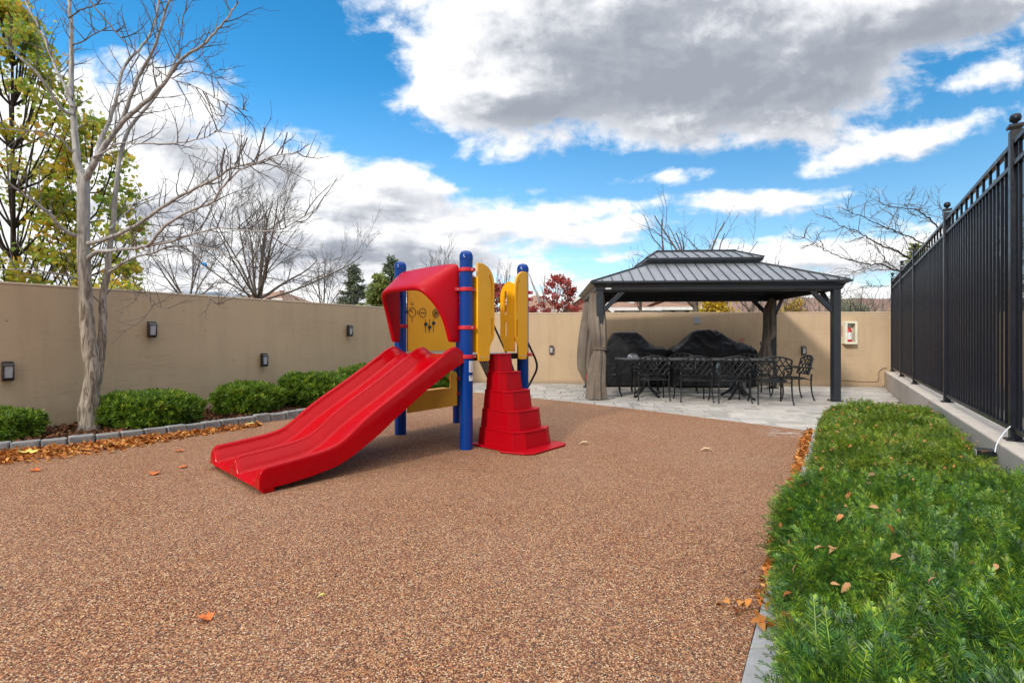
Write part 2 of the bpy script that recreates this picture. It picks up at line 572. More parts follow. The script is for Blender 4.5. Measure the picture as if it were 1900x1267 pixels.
M['spruce_y'] = leafy("yellow_evergreen", [(0, (.16, .24, .09)), (.5, (.38, .46, .12)), (1, (.66, .62, .2))], .6, 1.2, .3, .3, .7)  # paler and yellower than the spruce needles
M['litter'] = leafy("leaf_litter", [(0, (.20, .06, .016)), (.3, (.45, .14, .025)), (.6, (.68, .26, .05)), (.85, (.75, .42, .13)), (1, (.80, .58, .30))], .6, 5, .12, .3, .7)
M['chips'] = leafy("bark_chips", [(0, (.06, .025, .012)), (.5, (.16, .065, .03)), (.85, (.28, .12, .045)), (1, (.42, .24, .10))], .8, 5, 0, .2, .6)
M['dryleaf'] = leafy("dry_leaf", [(0, (.42, .13, .03)), (.5, (.52, .22, .07)), (1, (.60, .40, .22))], .6, 3, .15, .3, .8)
M['shingle'] = mat_shingle("brown_shingles", (.27, .145, .09), (.33, .19, .125))
M['greyroof'] = simple("grey_flat_roof", (.22, .24, .27), .8)
M['brick'] = mat_brick("brown_brick", (.30, .15, .10), (.38, .20, .13))
M['brick2'] = mat_brick("tan_brick", (.42, .28, .18), (.48, .33, .22))
M['trim'] = simple("white_trim", (.72, .71, .68), .5)
M['glass'] = simple("window_glass", (.05, .06, .08), .08, 0, spec=.8)
M['siding'] = simple("pale_siding", (.6, .6, .58), .7)


# ------------------------------------------------------------------ mesh helpers
def gpt(px, py, z=0.0):
    """ground point (height z) seen at photo pixel"""
    Y = (EYE - z) * F / (py - 633.0)
    return Vector(((px - 950) / F * Y, Y, z))


def ppt(px, py, Y):
    return Vector(((px - 950) / F * Y, Y, EYE - (py - 633.0) / F * Y))


def origin_of(o):
    v = Vector((0, 0, 0))
    while o is not None:
        v += o.location
        o = o.parent
    return v


class MB:
    def __init__(self):
        self.v, self.f, self.s = [], [], []

    def add(self, verts, faces, smooth=False):
        b = len(self.v)
        self.v.extend([tuple(x) for x in verts])
        self.f.extend([tuple(i + b for i in f) for f in faces])
        self.s.extend([smooth] * len(faces))

    def box(self, c, size, rot=0.0, mat=None):
        sx, sy, sz = (s / 2 for s in size)
        m = mat or Matrix.Rotation(rot, 3, 'Z')
        c = Vector(c)
        vs = [c + m @ Vector((x * sx, y * sy, z * sz)) for x in (-1, 1) for y in (-1, 1) for z in (-1, 1)]
        self.add(vs, [(0, 1, 3, 2), (4, 6, 7, 5), (0, 4, 5, 1), (2, 3, 7, 6), (0, 2, 6, 4), (1, 5, 7, 3)])

    def beam(self, p0, p1, w, h, up=(0, 0, 1)):
        p0, p1 = Vector(p0), Vector(p1)
        d = (p1 - p0)
        L = d.length
        d.normalize()
        side = d.cross(Vector(up))
        if side.length < 1e-4:
            side = d.cross(Vector((1, 0, 0)))
        side.normalize()
        u2 = side.cross(d).normalized()
        m = Matrix((side, d, u2)).transposed()
        self.box((p0 + p1) / 2, (w, L, h), mat=m)

    def tube(self, pts, r, n=8, cap=True, smooth=True, squash=None):
        pts = [Vector(p) for p in pts]
        k = len(pts)
        rr = list(r) if isinstance(r, (list, tuple)) else [r] * k
        if len(rr) != k:
            q = [i * (len(rr) - 1) / (k - 1) for i in range(k)]
            rr = [rr[int(x)] + (rr[min(int(x) + 1, len(rr) - 1)] - rr[int(x)]) * (x - int(x)) for x in q]
        t0 = (pts[1] - pts[0]).normalized()
        ref = Vector((0, 0, 1)) if abs(t0.z) < .9 else Vector((1, 0, 0))
        a = t0.cross(ref).normalized()
        vs = []
        for i, p in enumerate(pts):
            t = (pts[min(i + 1, k - 1)] - pts[max(i - 1, 0)])
            if t.length < 1e-9:
                t = t0
            t.normalize()
            a = (a - t * a.dot(t))
            if a.length < 1e-6:
                a = t.orthogonal()
            a.normalize()
            b2 = t.cross(a)
            for j in range(n):
                an = 2 * PI * j / n
                vs.append(p + (a * math.cos(an) + b2 * math.sin(an)) * rr[i])
        fs = [(i * n + j, i * n + (j + 1) % n, (i + 1) * n + (j + 1) % n, (i + 1) * n + j) for i in range(k - 1) for j in range(n)]
        self.add(vs, fs, smooth)
        if cap:
            self.add(vs[:n], [tuple(range(n - 1, -1, -1))])
            self.add(vs[-n:], [tuple(range(n))])

    def lathe(self, prof, c=(0, 0, 0), n=24, smooth=True, cap=True):
        c = Vector(c)
        vs = [c + Vector((r * math.cos(2 * PI * j / n), r * math.sin(2 * PI * j / n), z)) for r, z in prof for j in range(n)]
        k = len(prof)
        fs = [(i * n + j, i * n + (j + 1) % n, (i + 1) * n + (j + 1) % n, (i + 1) * n + j) for i in range(k - 1) for j in range(n)]
        self.add(vs, fs, smooth)
        if cap:
            if prof[0][0] > 1e-5:
                self.add(vs[:n], [tuple(range(n - 1, -1, -1))])
            if prof[-1][0] > 1e-5:
                self.add(vs[-n:], [tuple(range(n))])

    def prism(self, poly, z0, z1, smooth=False):
        n = len(poly)
        a = sum(poly[i][0] * poly[(i + 1) % n][1] - poly[(i + 1) % n][0] * poly[i][1] for i in range(n))
        z0 = list(z0) if isinstance(z0, (list, tuple)) else [z0] * n
        z1 = list(z1) if isinstance(z1, (list, tuple)) else [z1] * n
        if a < 0:
            poly, z0, z1 = poly[::-1], z0[::-1], z1[::-1]
        vs = [(p[0], p[1], z0[i]) for i, p in enumerate(poly)] + [(p[0], p[1], z1[i]) for i, p in enumerate(poly)]
        fs = [tuple(range(n - 1, -1, -1)), tuple(range(n, 2 * n))]
        fs += [(i, (i + 1) % n, n + (i + 1) % n, n + i) for i in range(n)]
        self.add(vs, fs, smooth)

    def loft(self, rings, closed=True, caps=True, smooth=True):
        n = len(rings[0])
        vs = [p for r in rings for p in r]
        m = n if closed else n - 1
        fs = [(i * n + j, i * n + (j + 1) % n, (i + 1) * n + (j + 1) % n, (i + 1) * n + j) for i in range(len(rings) - 1) for j in range(m)]
        self.add(vs, fs, smooth)
        if caps and closed:
            self.add(rings[0], [tuple(range(n - 1, -1, -1))])
            self.add(rings[-1], [tuple(range(n))])

    def build(self, name, mat, parent=None, world=False, bevel=0., seg=2, loc=None, solid=0., subsurf=0, smoothall=None, angle=30):
        me = bpy.data.meshes.new(name)
        vs = self.v
        if world and parent is not None:
            o = origin_of(parent)
            vs = [(x - o.x, y - o.y, z - o.z) for x, y, z in vs]
        me.from_pydata([tuple(v) for v in vs], [], self.f)
        s = self.s if smoothall is None else [smoothall] * len(self.f)
        me.polygons.foreach_set('use_smooth', s)
        me.validate(clean_customdata=False)
        me.materials.append(mat)
        ob = bpy.data.objects.new(name, me)
        COL.objects.link(ob)
        if loc is not None:
            ob.location = loc
        if parent is not None:
            ob.parent = parent
        if solid:
            md = ob.modifiers.new('solidify', 'SOLIDIFY')
            md.thickness = solid
            md.offset = 0
        if subsurf:
            md = ob.modifiers.new('subsurf', 'SUBSURF')
            md.levels = md.render_levels = subsurf
        if bevel:
            md = ob.modifiers.new('bevel', 'BEVEL')
            md.width = bevel
            md.segments = seg
            md.limit_method = 'ANGLE'
            md.angle_limit = R(angle)
        return ob


def np_mesh(name, verts, nper, mat, parent=None):
    """fast mesh of many same-size polygons; verts (K*nper,3)"""
    verts = np.asarray(verts, dtype=np.float32).reshape(-1, 3)
    if parent is not None:
        o = origin_of(parent)
        verts = verts - np.array([o.x, o.y, o.z], dtype=np.float32)
    nv = len(verts)
    nf = nv // nper
    me = bpy.data.meshes.new(name)
    me.vertices.add(nv)
    me.vertices.foreach_set('co', verts.ravel())
    me.loops.add(nv)
    me.loops.foreach_set('vertex_index', np.arange(nv, dtype=np.int32))
    me.polygons.add(nf)
    me.polygons.foreach_set('loop_start', np.arange(0, nv, nper, dtype=np.int32))
    me.polygons.foreach_set('loop_total', np.full(nf, nper, dtype=np.int32))
    me.update(calc_edges=True)
    me.materials.append(mat)
    ob = bpy.data.objects.new(name, me)
    COL.objects.link(ob)
    if parent is not None:
        ob.parent = parent
    return ob


def np_frames(nrm, spin, tilt=None):
    """rotation matrices (N,3,3) whose z axis is nrm, spun about it"""
    n = nrm / np.linalg.norm(nrm, axis=1, keepdims=True)
    ref = np.where(np.abs(n[:, 2:3]) < .9, np.array([[0, 0, 1.]]), np.array([[1., 0, 0]]))
    x = np.cross(ref, n)
    x /= np.linalg.norm(x, axis=1, keepdims=True)
    y = np.cross(n, x)
    c, s = np.cos(spin)[:, None], np.sin(spin)[:, None]
    return np.stack([x * c + y * s, -x * s + y * c, n], axis=2)


def scatter(template, P, Rm, S):
    """template (T,3) placed at P (N,3) with rotations and scales"""
    out = np.einsum('nij,tj->nti', Rm, template) * S[:, None, None] + P[:, None, :]
    return out.reshape(-1, 3)


def tag(o, label=None, cat=None, group=None, kind=None):
    if label:
        o['label'] = label
    if cat:
        o['category'] = cat
    if group:
        o['group'] = group
    if kind:
        o['kind'] = kind
    return o


def empty(name, loc, label, cat, group=None, rz=0.):
    o = bpy.data.objects.new(name, None)
    o.empty_display_size = .2
    COL.objects.link(o)
    o.location = loc
    o.rotation_euler = (0, 0, rz)
    return tag(o, label, cat, group)


def copy_tree(src, loc, rz, label, group=None):
    r = src.copy()
    COL.objects.link(r)
    r.location = loc
    r.rotation_euler = (0, 0, rz)
    r['label'] = label
    if group:
        r['group'] = group
    for ch in list(src.children):
        c = ch.copy()
        COL.objects.link(c)
        c.parent = r
        for g in list(ch.children):
            d = g.copy()
            COL.objects.link(d)
            d.parent = c
    return r


def struct(o):
    o['kind'] = 'structure'
    return o


def spline(pts, n):
    """catmull-rom resample through points (Vectors or tuples)"""
    P = [Vector(p) for p in pts]
    out = []
    m = len(P) - 1
    for i in range(n):
        t = i / (n - 1) * m
        k = min(int(t), m - 1)
        t -= k
        p0, p1, p2, p3 = P[max(k - 1, 0)], P[k], P[k + 1], P[min(k + 2, m)]
        out.append(.5 * ((2 * p1) + (p2 - p0) * t + (2 * p0 - 5 * p1 + 4 * p2 - p3) * t * t + (3 * p1 - p0 - 3 * p2 + p3) * t ** 3))
    return out


def sheet(name, outline, holes, thick, bev, fn, mat, parent, res=6):
    """flat moulded panel with cut-outs: 2D outline (s,z) -> extruded mesh, then mapped by fn(s,z,t) to the world"""
    cu = bpy.data.curves.new(name, 'CURVE')
    cu.dimensions = '2D'
    cu.fill_mode = 'BOTH'
    cu.extrude = thick / 2 - bev
    cu.bevel_depth = bev
    cu.bevel_resolution = 1
    for loop in [outline] + holes:
        sp = cu.splines.new('POLY')
        sp.points.add(len(loop) - 1)
        for i, p in enumerate(loop):
            sp.points[i].co = (p[0], p[1], 0, 1)
        sp.use_cyclic_u = True
    tmp = bpy.data.objects.new('tmp', cu)
    COL.objects.link(tmp)
    dg = bpy.context.evaluated_depsgraph_get()
    me = bpy.data.meshes.new_from_object(tmp.evaluated_get(dg))
    bpy.data.objects.remove(tmp)
    bpy.data.curves.remove(cu)
    o = origin_of(parent) if parent else Vector((0, 0, 0))
    for v in me.vertices:
        v.co = fn(v.co.x, v.co.y, v.co.z) - o
    me.name = name
    me.materials.clear()
    me.materials.append(mat)
    ob = bpy.data.objects.new(name, me)
    COL.objects.link(ob)
    if parent:
        ob.parent = parent
    return ob


def text_mesh(name, body, size, fn, mat, parent, thick=.0015, cx=0, cz=0):
    cu = bpy.data.curves.new(name, 'FONT')
    cu.body = body
    cu.size = size
    cu.extrude = thick
    cu.align_x = 'CENTER'
    cu.align_y = 'CENTER'
    tmp = bpy.data.objects.new('tmp', cu)
    COL.objects.link(tmp)
    dg = bpy.context.evaluated_depsgraph_get()
    me = bpy.data.meshes.new_from_object(tmp.evaluated_get(dg))
    bpy.data.objects.remove(tmp)
    o = origin_of(parent)
    for v in me.vertices:
        v.co = fn(v.co.x + cx, v.co.y + cz, v.co.z) - o
    me.name = name
    me.materials.clear()
    me.materials.append(mat)
    ob = bpy.data.objects.new(name, me)
    COL.objects.link(ob)
    ob.parent = parent
    return ob


def arc(cx, cz, r, a0, a1, n):
    return [(cx + r * math.cos(R(a0 + (a1 - a0) * i / n)), cz + r * math.sin(R(a0 + (a1 - a0) * i / n))) for i in range(n + 1)]


# ------------------------------------------------------------------ layout of the yard
LW0 = Vector((-5.815, 5.72))
LWD = Vector((1.197, 1.837))
CORNER = Vector((-1.14, 13.0))
BW1 = Vector((8.98, 11.72))


def left_wall_at(px):
    k = (px - 950) / F
    t = (k * LW0.y - LW0.x) / (LWD.x - k * LWD.y)
    return LW0 + LWD * t


def back_wall_at(px):
    k = (px - 950) / F
    d = BW1 - CORNER
    t = (k * CORNER.y - CORNER.x) / (d.x - k * d.y)
    return CORNER + d * t


def par_x(Y):
    return 1.14 + .67 * Y


def fen_x(Y):
    return 1.27 + .675 * Y


# ground sheet to the horizon
b = MB()
b.add([(-900, -200, -.06), (900, -200, -.06), (900, 1500, -.06), (-900, 1500, -.06)], [(0, 1, 2, 3)])
struct(b.build('ground', M['field']))

# kerb path (front edge of the edging stones, on the rubber)
KERB = [Vector((-6.6, 3.1)), Vector((-5.9, 3.85)), Vector((-5.35, 4.42)), Vector((-4.95, 4.74)), Vector((-4.75, 4.88)), Vector((-4.45, 5.16)), Vector((-4.17, 5.44)), Vector((-3.90, 5.76)),
        Vector((-3.70, 6.12)), Vector((-3.42, 6.53)), Vector((-3.07, 7.02)), Vector((-2.4, 8.08)), Vector((-1.7, 9.15)), Vector((-.98, 10.3))]
PATIO_EDGE = [Vector((-.98, 10.66)), Vector((-.35, 10.1)), Vector((.35, 9.5)), Vector((1.09, 8.86)), Vector((2.1, 7.8)), Vector((3.0, 6.76)), Vector((3.62, 6.05))]


def rub_x(Y):
    return -.28 + .65 * Y


# rubber safety surface
b = MB()
poly = [(-6.6, 3.1)] + [(p.x, p.y) for p in KERB[1:]] + [(p.x, p.y) for p in PATIO_EDGE] + [(rub_x(5.95), 5.95), (rub_x(4.), 4.), (rub_x(2.), 2.), (rub_x(-.5), -.5), (rub_x(-3), -3), (-9, -3), (-9, 1.5)]
b.prism(poly, -.05, 0.0)
struct(b.build('rubber_surface', M['rubber']))

# paving of the patio: courses of mixed-size pavers with chamfered edges, one surface
def inside(poly, x, y):
    c = False
    n = len(poly)
    for i in range(n):
        x1, y1 = poly[i]
        x2, y2 = poly[(i + 1) % n]
        if (y1 > y) != (y2 > y) and x < (x2 - x1) * (y - y1) / (y2 - y1) + x1:
            c = not c
    return c


PT = [(p.x, p.y) for p in PATIO_EDGE] + [(3.80, 6.05), (3.9, 6.2), (par_x(6.2) + .02, 6.2), (par_x(11.7), 11.74), (BW1.x, BW1.y), (CORNER.x, CORNER.y), (-1.6, 11.6)]
b = MB()
b.prism(PT, -.055, -.010)
struct(b.build('patio_bedding', M['joint']))
b = MB()
wd = (BW1 - CORNER).normalized()
wn = Vector((-wd.y, wd.x))
rr = random.Random(3)
row = -.10
org2 = Vector((CORNER.x, CORNER.y))


def clip(poly, subject):
    """clip convex subject by convex-ish half planes of patio front edge only (sutherland-hodgman)"""
    out = subject
    cx_ = sum(p.x for p in subject) / len(subject)
    for i in range(len(PATIO_EDGE) - 1):
        a, c = PATIO_EDGE[i], PATIO_EDGE[i + 1]
        lo_ = -99 if i == 0 else a.x - .12
        hi_ = 99 if i == len(PATIO_EDGE) - 2 else c.x + .12
        if not lo_ <= cx_ <= hi_:
            continue
        d = c - a
        nrm = Vector((-d.y, d.x))
        new = []
        for k in range(len(out)):
            p, q = out[k], out[(k + 1) % len(out)]
            dp, dq = (p - a).dot(nrm), (q - a).dot(nrm)
            if dp >= 0:
                new.append(p)
            if (dp >= 0) != (dq >= 0):
                new.append(p + (q - p) * (dp / (dp - dq)))
        out = new
        if len(out) < 3:
            return []
    return out


def paver(poly2, z0, z1, ch=.010, gap=.009):
    c = sum(poly2, Vector((0, 0))) / len(poly2)
    def shrink(p, k):
        d = p - c
        return c + d * max(.1, (1 - k / max(d.length, 1e-3)))
    lo = [shrink(p, gap) for p in poly2]
    hi = [shrink(p, gap + ch) for p in poly2]
    n = len(poly2)
    vs = [(p.x, p.y, z0) for p in lo] + [(p.x, p.y, z1 - ch * .6) for p in lo] + [(p.x, p.y, z1) for p in hi]
    fs = [tuple(range(2 * n, 3 * n))]
    for i in range(n):
        j = (i + 1) % n
        fs += [(i, j, n + j, n + i), (n + i, n + j, 2 * n + j, 2 * n + i)]
    b.add(vs, fs)


y = 0.02
while y < 9.6:
    h = rr.choice([.17, .17, .255, .17, .255])
    x = -1.6 - rr.random() * .4
    while x < 11.2:
        w = rr.choice([.17, .255, .34, .34, .42, .255])
        q = [org2 + wd * xx - wn * yy for xx, yy in ((x, y + h), (x + w, y + h), (x + w, y), (x, y))]
        cc = sum(q, Vector((0, 0))) / 4
        q = clip(None, q)
        if len(q) >= 3 and cc.x < par_x(cc.y) + .02 and cc.y > 5.9 and cc.x > -1.9 and (cc.x > -1.25 or cc.y < 12) and cc.y < 13.1:
            if not (cc.x > 3.85 and cc.y < 6.3):
                if (CORNER.x - .6 < cc.x):
                    paver(q, -.045, .003 + rr.uniform(-.0015, .0015))
        x += w
    y += h
struct(b.build('patio_paving', M['paver']))

# planting bed by the left wall
b = MB()
lwa = LW0 - LWD * 2.2
bed = [(p.x - .10, p.y + .07) for p in KERB] + [(CORNER.x + .05, CORNER.y - .7), (CORNER.x, CORNER.y), (LW0.x, LW0.y), (lwa.x, lwa.y)]
b.prism(bed, -.05, .045)
struct(b.build('planting_bed', M['soil']))

# bed under the yews on the right, with its concrete edging
b = MB()
b.prism([(rub_x(-1.2) + .0, -1.2), (rub_x(6.0), 5.98), (par_x(6.0), 6.0), (par_x(-1.2), -1.2)], -.05, -.018)
struct(b.build('yew_bed_soil', M['soil']))
for i, (ya, yb) in enumerate(((-1.0, .45), (.46, 1.72), (1.73, 2.9), (2.91, 4.2), (4.21, 5.95))):
    b = MB()
    g0 = .004 + .03 * max(0, ya - 2.5)
    g1 = .004 + .03 * max(0, yb - 2.5)
    b.prism([(rub_x(ya) + g0, ya), (rub_x(yb) + g1, yb), (rub_x(yb) + .15 + g1, yb), (rub_x(ya) + .15 + g0, ya)], -.05, .012 + .004 * (i % 2))
    o = b.build('kerb_slab', M['kerb'], bevel=.008)
    tag(o, ['concrete kerb length beyond the lower edge, beside the red-brown surface', 'bare grey kerb length showing beside the yews at the lower edge', 'concrete kerb length half hidden where the near yews bulge out',
            'concrete kerb length next to the leaf-filled gap, midway along the yews', 'concrete kerb length next to the patio corner, at the far end of the leaf-filled gap'][i], 'kerb', 'concrete kerbs edging the yew bed')

# ------------------------------------------------------------------ walls
def wall(name, a, c, h0, h1, th, label, mat, cap=True):
    d = (c - a).normalized()
    n = Vector((-d.y, d.x))          # outwards (away from the yard)
    b = MB()
    b.prism([(a.x, a.y), (c.x, c.y), (c.x + n.x * th, c.y + n.y * th), (a.x + n.x * th, a.y + n.y * th)], -.4, [h0 - .03, h1 - .03, h1 - .03, h0 - .03] if True else h0)
    root = b.build(name, mat, bevel=.008)
    tag(root, label, 'wall')
    b = MB()
    a2, c2 = a - n * .004, c - n * .004
    b.prism([(a2.x, a2.y), (c2.x, c2.y), (c2.x + n.x * (th + .006), c2.y + n.y * (th + .006)), (a2.x + n.x * (th + .006), a2.y + n.y * (th + .006))],
            [h0 - .028, h1 - .028, h1 - .028, h0 - .028], [h0, h1, h1, h0])
    b.build('wall_top', M['wallcap'], root, bevel=.006)
    return root


# (prism keeps vertex order only for counter-clockwise outlines)
wall('concrete_wall', LW0 - LWD * 1.6, CORNER, 1.765, 1.87, .22, 'long tan painted concrete wall running along the left planting bed', M['wall'])
wall('concrete_wall', CORNER + Vector((.002, 0)), BW1 + (BW1 - CORNER) * .75, 1.87, 1.775, .22, 'lighter tan concrete wall across the back behind the gazebo', M['wall'])

# low parapet under the fence
b = MB()
y0, y1 = -.8, 11.72
nx = Vector((900, -603)).normalized()
b.prism([(par_x(y0), y0), (par_x(y1), y1), (par_x(y1) + .42, y1 - .28), (par_x(y0) + .42, y0 - .28)], -.3, [.385] * 4)
o = b.build('parapet_wall', M['parapet'], bevel=.012)
tag(o, 'low grey concrete wall carrying the black metal fence', 'low wall')


# ------------------------------------------------------------------ black fence on the parapet
POSTS = [-1.3, 1.1, 3.50, 5.72, 8.15, 9.85, 11.60]
fence = empty('metal_fence', (fen_x(5.7), 5.7, .385), 'tall black metal picket fence standing on the low concrete wall', 'fence')
fd = Vector((.675, 1, 0)).normalized()
frot = math.atan2(-fd.x, fd.y)
TOPZ, SECZ, BOTZ = 2.53, 2.375, .465
for k, Y in enumerate(POSTS):
    x = fen_x(Y)
    b = MB()
    b.box((x, Y, .385 + (2.66 - .385) / 2 - .02), (.064, .064, 2.66 - .385 - .04), frot)
    b.box((x, Y, .392), (.11, .11, .014), frot)
    po = b.build('post', M['fence'], fence, world=True, bevel=.003)
    b = MB()
    b.box((x, Y, 2.650), (.082, .082, .018), frot)
    b.lathe([(.012, 2.655), (.012, 2.675), (.03, 2.69), (.034, 2.71), (.026, 2.735), (.004, 2.745)], (x, Y, 0), 12)
    b.build('ball_cap', M['fence'], po, world=True)
for k in range(len(POSTS) - 1):
    Ya, Yb = POSTS[k], POSTS[k + 1]
    A, Bp = Vector((fen_x(Ya), Ya, 0)), Vector((fen_x(Yb), Yb, 0))
    L = (Bp - A).length
    for z in (TOPZ, SECZ, BOTZ):
        b = MB()
        b.beam(A + fd * .034 + Vector((0, 0, z)), Bp - fd * .034 + Vector((0, 0, z)), .038, .034)
        b.build('rail', M['fence'], fence, world=True, bevel=.002)
    n = max(2, round(L / .114))
    b = MB()
    for i in range(1, n):
        p = A + (Bp - A) * i / n
        top = TOPZ - .012 if i % 2 == 0 else SECZ
        b.box((p.x, p.y, (BOTZ + top) / 2), (.0185, .0185, top - BOTZ), frot)
    b.build('picket_panel', M['fence'], fence, world=True)

# a second fence of the same kind across the driveway beyond
fence2 = empty('driveway_railing', (12.0, 7.5, -.06), 'dark horizontal railing glimpsed through the black picket fence', 'railing')
d2 = Vector((.70, 1, 0)).normalized()
for z in (.40, .62, .80):
    b = MB()
    b.beam(Vector((5.4, 1.0, z)), Vector((5.4, 1.0, z)) + d2 * 11.5, .04, .04)
    b.build('rail', M['fence'], fence2, world=True)
for i in range(8):
    b = MB()
    p = Vector((5.4, 1.0, 0)) + d2 * (i * 1.6)
    b.box((p.x, p.y, .38), (.06, .06, .9), frot)
    b.build('post', M['fence'], fence2, world=True)
b = MB()
b.prism([(par_x(-1) + .5, -1.5), (par_x(11.5) + .45, 11.2), (30, 11.2), (30, -1.5)], -.05, -.03)
struct(b.build('driveway', M['asphalt']))

# ------------------------------------------------------------------ edging stones of the left bed
path = spline([(p.x, p.y, 0) for p in KERB], 400)
acc, marks = 0, []
last = path[0]
dist = [0]
for p in path[1:]:
    acc += (p - last).length
    dist.append(acc)
    last = p


def along(s):
    i = max(0, min(len(dist) - 2, next((k for k in range(len(dist) - 1) if dist[k + 1] >= s), len(dist) - 2)))
    t = (s - dist[i]) / max(1e-6, dist[i + 1] - dist[i])
    return path[i] + (path[i + 1] - path[i]) * t


s = 0.9
k = 0
rr = random.Random(5)
stones = []
while s < acc - .25:
    w = .205 + rr.uniform(-.008, .012)
    a, c = along(s), along(s + w)
    d = (c - a).normalized()
    n = Vector((-d.y, d.x, 0))
    z1 = .105 + rr.uniform(-.007, .007)
    b = MB()
    jit = lambda: rr.uniform(-.004, .004)
    q = [a + d * .005, c - d * .005, c - d * .005 + n * .12, a + d * .005 + n * .12]
    o = a + (c - a) / 2
    # a lumpy tumbled block: subdivided box
    vs = [(p.x - o.x + jit(), p.y - o.y + jit(), zz + jit()) for zz in (-.03, z1) for p in q]
    b.add(vs, [(3, 2, 1, 0), (4, 5, 6, 7), (0, 1, 5, 4), (1, 2, 6, 5), (2, 3, 7, 6), (3, 0, 4, 7)])
    ob = b.build('edging_stone', M['stone'], bevel=.012, seg=3, loc=o, smoothall=False)
    stones.append((ob, o))
    s += w + .003
    k += 1
vis = [t for t in stones if (t[1].x / t[1].y) > -1.07]
ORD = ['first', 'second', 'third', 'fourth', 'fifth', 'sixth', 'seventh', 'eighth', 'ninth', 'tenth', 'eleventh', 'twelfth', 'thirteenth', 'fourteenth',
       'fifteenth', 'sixteenth', 'seventeenth', 'eighteenth', 'nineteenth', 'twentieth']
hid = 0
for ob, o in stones:
    if (ob, o) not in vis:
        bpy.data.objects.remove(ob)
        continue
    i = vis.index((ob, o))
    px = 950 + o.x / o.y * F
    if px < 560:
        lab = 'grey tumbled edging block, %s one in from the left edge of the photo' % ORD[min(i, 19)]
    else:
        hid += 1
        lab = 'edging block behind the slide and blue posts, %s past where the slide hides the row' % ORD[min(hid - 1, 19)]
    tag(ob, lab, 'edging stone', 'tumbled blocks edging the left planting bed')

# ------------------------------------------------------------------ play structure
P1 = Vector((-.47, 4.975, 0))
P2 = Vector((-1.327, 5.77, 0))
P3 = Vector((.128, 5.75, 0))
P4 = Vector((-.738, 6.60, 0))
PR = .068
DZ = .965
play = empty('play_structure', (-.60, 5.77, 0), 'red, yellow and blue playground climber with double slide on the rubber surface', 'play structure')
eS = (P2 - P1).normalized()        # along the slide side
nS = Vector((eS.y * -1, eS.x, 0))
if nS.y > 0:
    nS = -nS                        # towards the viewer's left
e3 = (P3 - P1).normalized()
m3 = Vector((e3.y, -e3.x, 0))       # outwards from the steps side
posts = []
for P, top in ((P1, 2.03), (P2, 2.05), (P3, 2.02), (P4, 2.03)):
    b = MB()
    b.lathe([(PR, -.02), (PR, top - .09)], P, 28)
    po = b.build('post', M['blue'], play, world=True)
    b = MB()
    b.lathe([(PR + .0035, top - .092), (PR + .0035, top - .055), (PR * .93, top - .032), (PR * .72, top - .012), (PR * .4, top - .002), (0.001, top)], P, 28)
    for a in (200, 250, 300):
        c = P + Vector((math.cos(R(a)), math.sin(R(a)), 0)) * (PR + .003)
    cp = b.build('post_cap', M['blue'], po, world=True)
    for a in (215, 262):
        b = MB()
        c = P + Vector((math.cos(R(a)), math.sin(R(a)), 0)) * (PR + .005) + Vector((0, 0, top - .075))
        b.tube([c, c + Vector((math.cos(R(a)), math.sin(R(a)), 0)) * .003], .005, 8)
        b.build('rivet', M['steel'], cp, world=True)
    posts.append(po)


def clamp(po, P, z, ang, ear=True, arm=None):
    b = MB()
    r1 = PR + .006
    prof = [(r1, z - .020), (r1 + .006, z - .016), (r1 + .006, z + .016), (r1, z + .020)]
    b.lathe(prof, P, 28, smooth=False, cap=False)
    d = Vector((math.cos(R(ang)), math.sin(R(ang)), 0))
    sd = Vector((-d.y, d.x, 0))
    if ear:
        for sg in (-1, 1):
            c = P + d * (PR + .028) + sd * .012 * sg + Vector((0, 0, z))
            b.box(c, (.05, .010, .036), R(ang))
            c2 = P - d * (PR + .022) + sd * .010 * sg + Vector((0, 0, z))
            b.box(c2, (.036, .009, .034), R(ang))
    if arm:
        b.tube([P + d * (PR + .03) + Vector((0, 0, z - .002)), P + d * (PR + .055) + Vector(arm) * .5 + Vector((0, 0, z)), P + d * (PR + .06) + Vector(arm) + Vector((0, 0, z))], .012, 8)
    cl = b.build('clamp', M['clamp'], po, world=True, bevel=.002)
    for a2 in (ang, ang + 180):
        b = MB()
        dd = Vector((math.cos(R(a2)), math.sin(R(a2)), 0))
        s2 = Vector((-dd.y, dd.x, 0))
        if s2.y > 0:
            s2 = -s2
        c = P + dd * (PR + .030 if a2 == ang else PR + .024) + s2 * .018 + Vector((0, 0, z))
        b.tube([c, c + s2 * .006], .008, 8)
        b.build('bolt', M['steel'], cl, world=True)


for z, arm in ((1.83, (-.03, -.02, -.04)), (1.24, (-.03, -.02, -.05))):
    clamp(posts[0], P1, z, 148, True, arm)
for z in (1.63, .945):
    clamp(posts[0], P1, z, 205)
for z in (1.76, 1.28):
    clamp(posts[1], P2, z, -38)
for z in (1.68, 1.60, .945):
    clamp(posts[2], P3, z, 15)
for z in (1.68, 1.61, .60, .40, .945):
    clamp(posts[3], P4, z, 185)
# paper labels on the front post
for zc, hh in ((.845, .115), (.727, .055)):
    rings = []
    for zz in (zc - hh / 2, zc + hh / 2):
        rings.append([P1 + Vector((math.cos(R(a)), math.sin(R(a)), 0)) * (PR + .0015) + Vector((0, 0, zz)) for a in range(-60, 1, 10)])
    b = MB()
    b.loft(rings, closed=False, caps=False)
    st = b.build('label', M['white'], posts[0], world=True)
    b = MB()
    for i in range(5 if hh > .1 else 2):
        z = zc + hh * (.36 - i * .17)
        pts = [P1 + Vector((math.cos(R(a)), math.sin(R(a)), 0)) * (PR + .0022) + Vector((0, 0, z)) for a in range(-52, -8, 11)]
        b.tube(pts, .0016, 4)
    b.build('print', M['ink'], st, world=True)

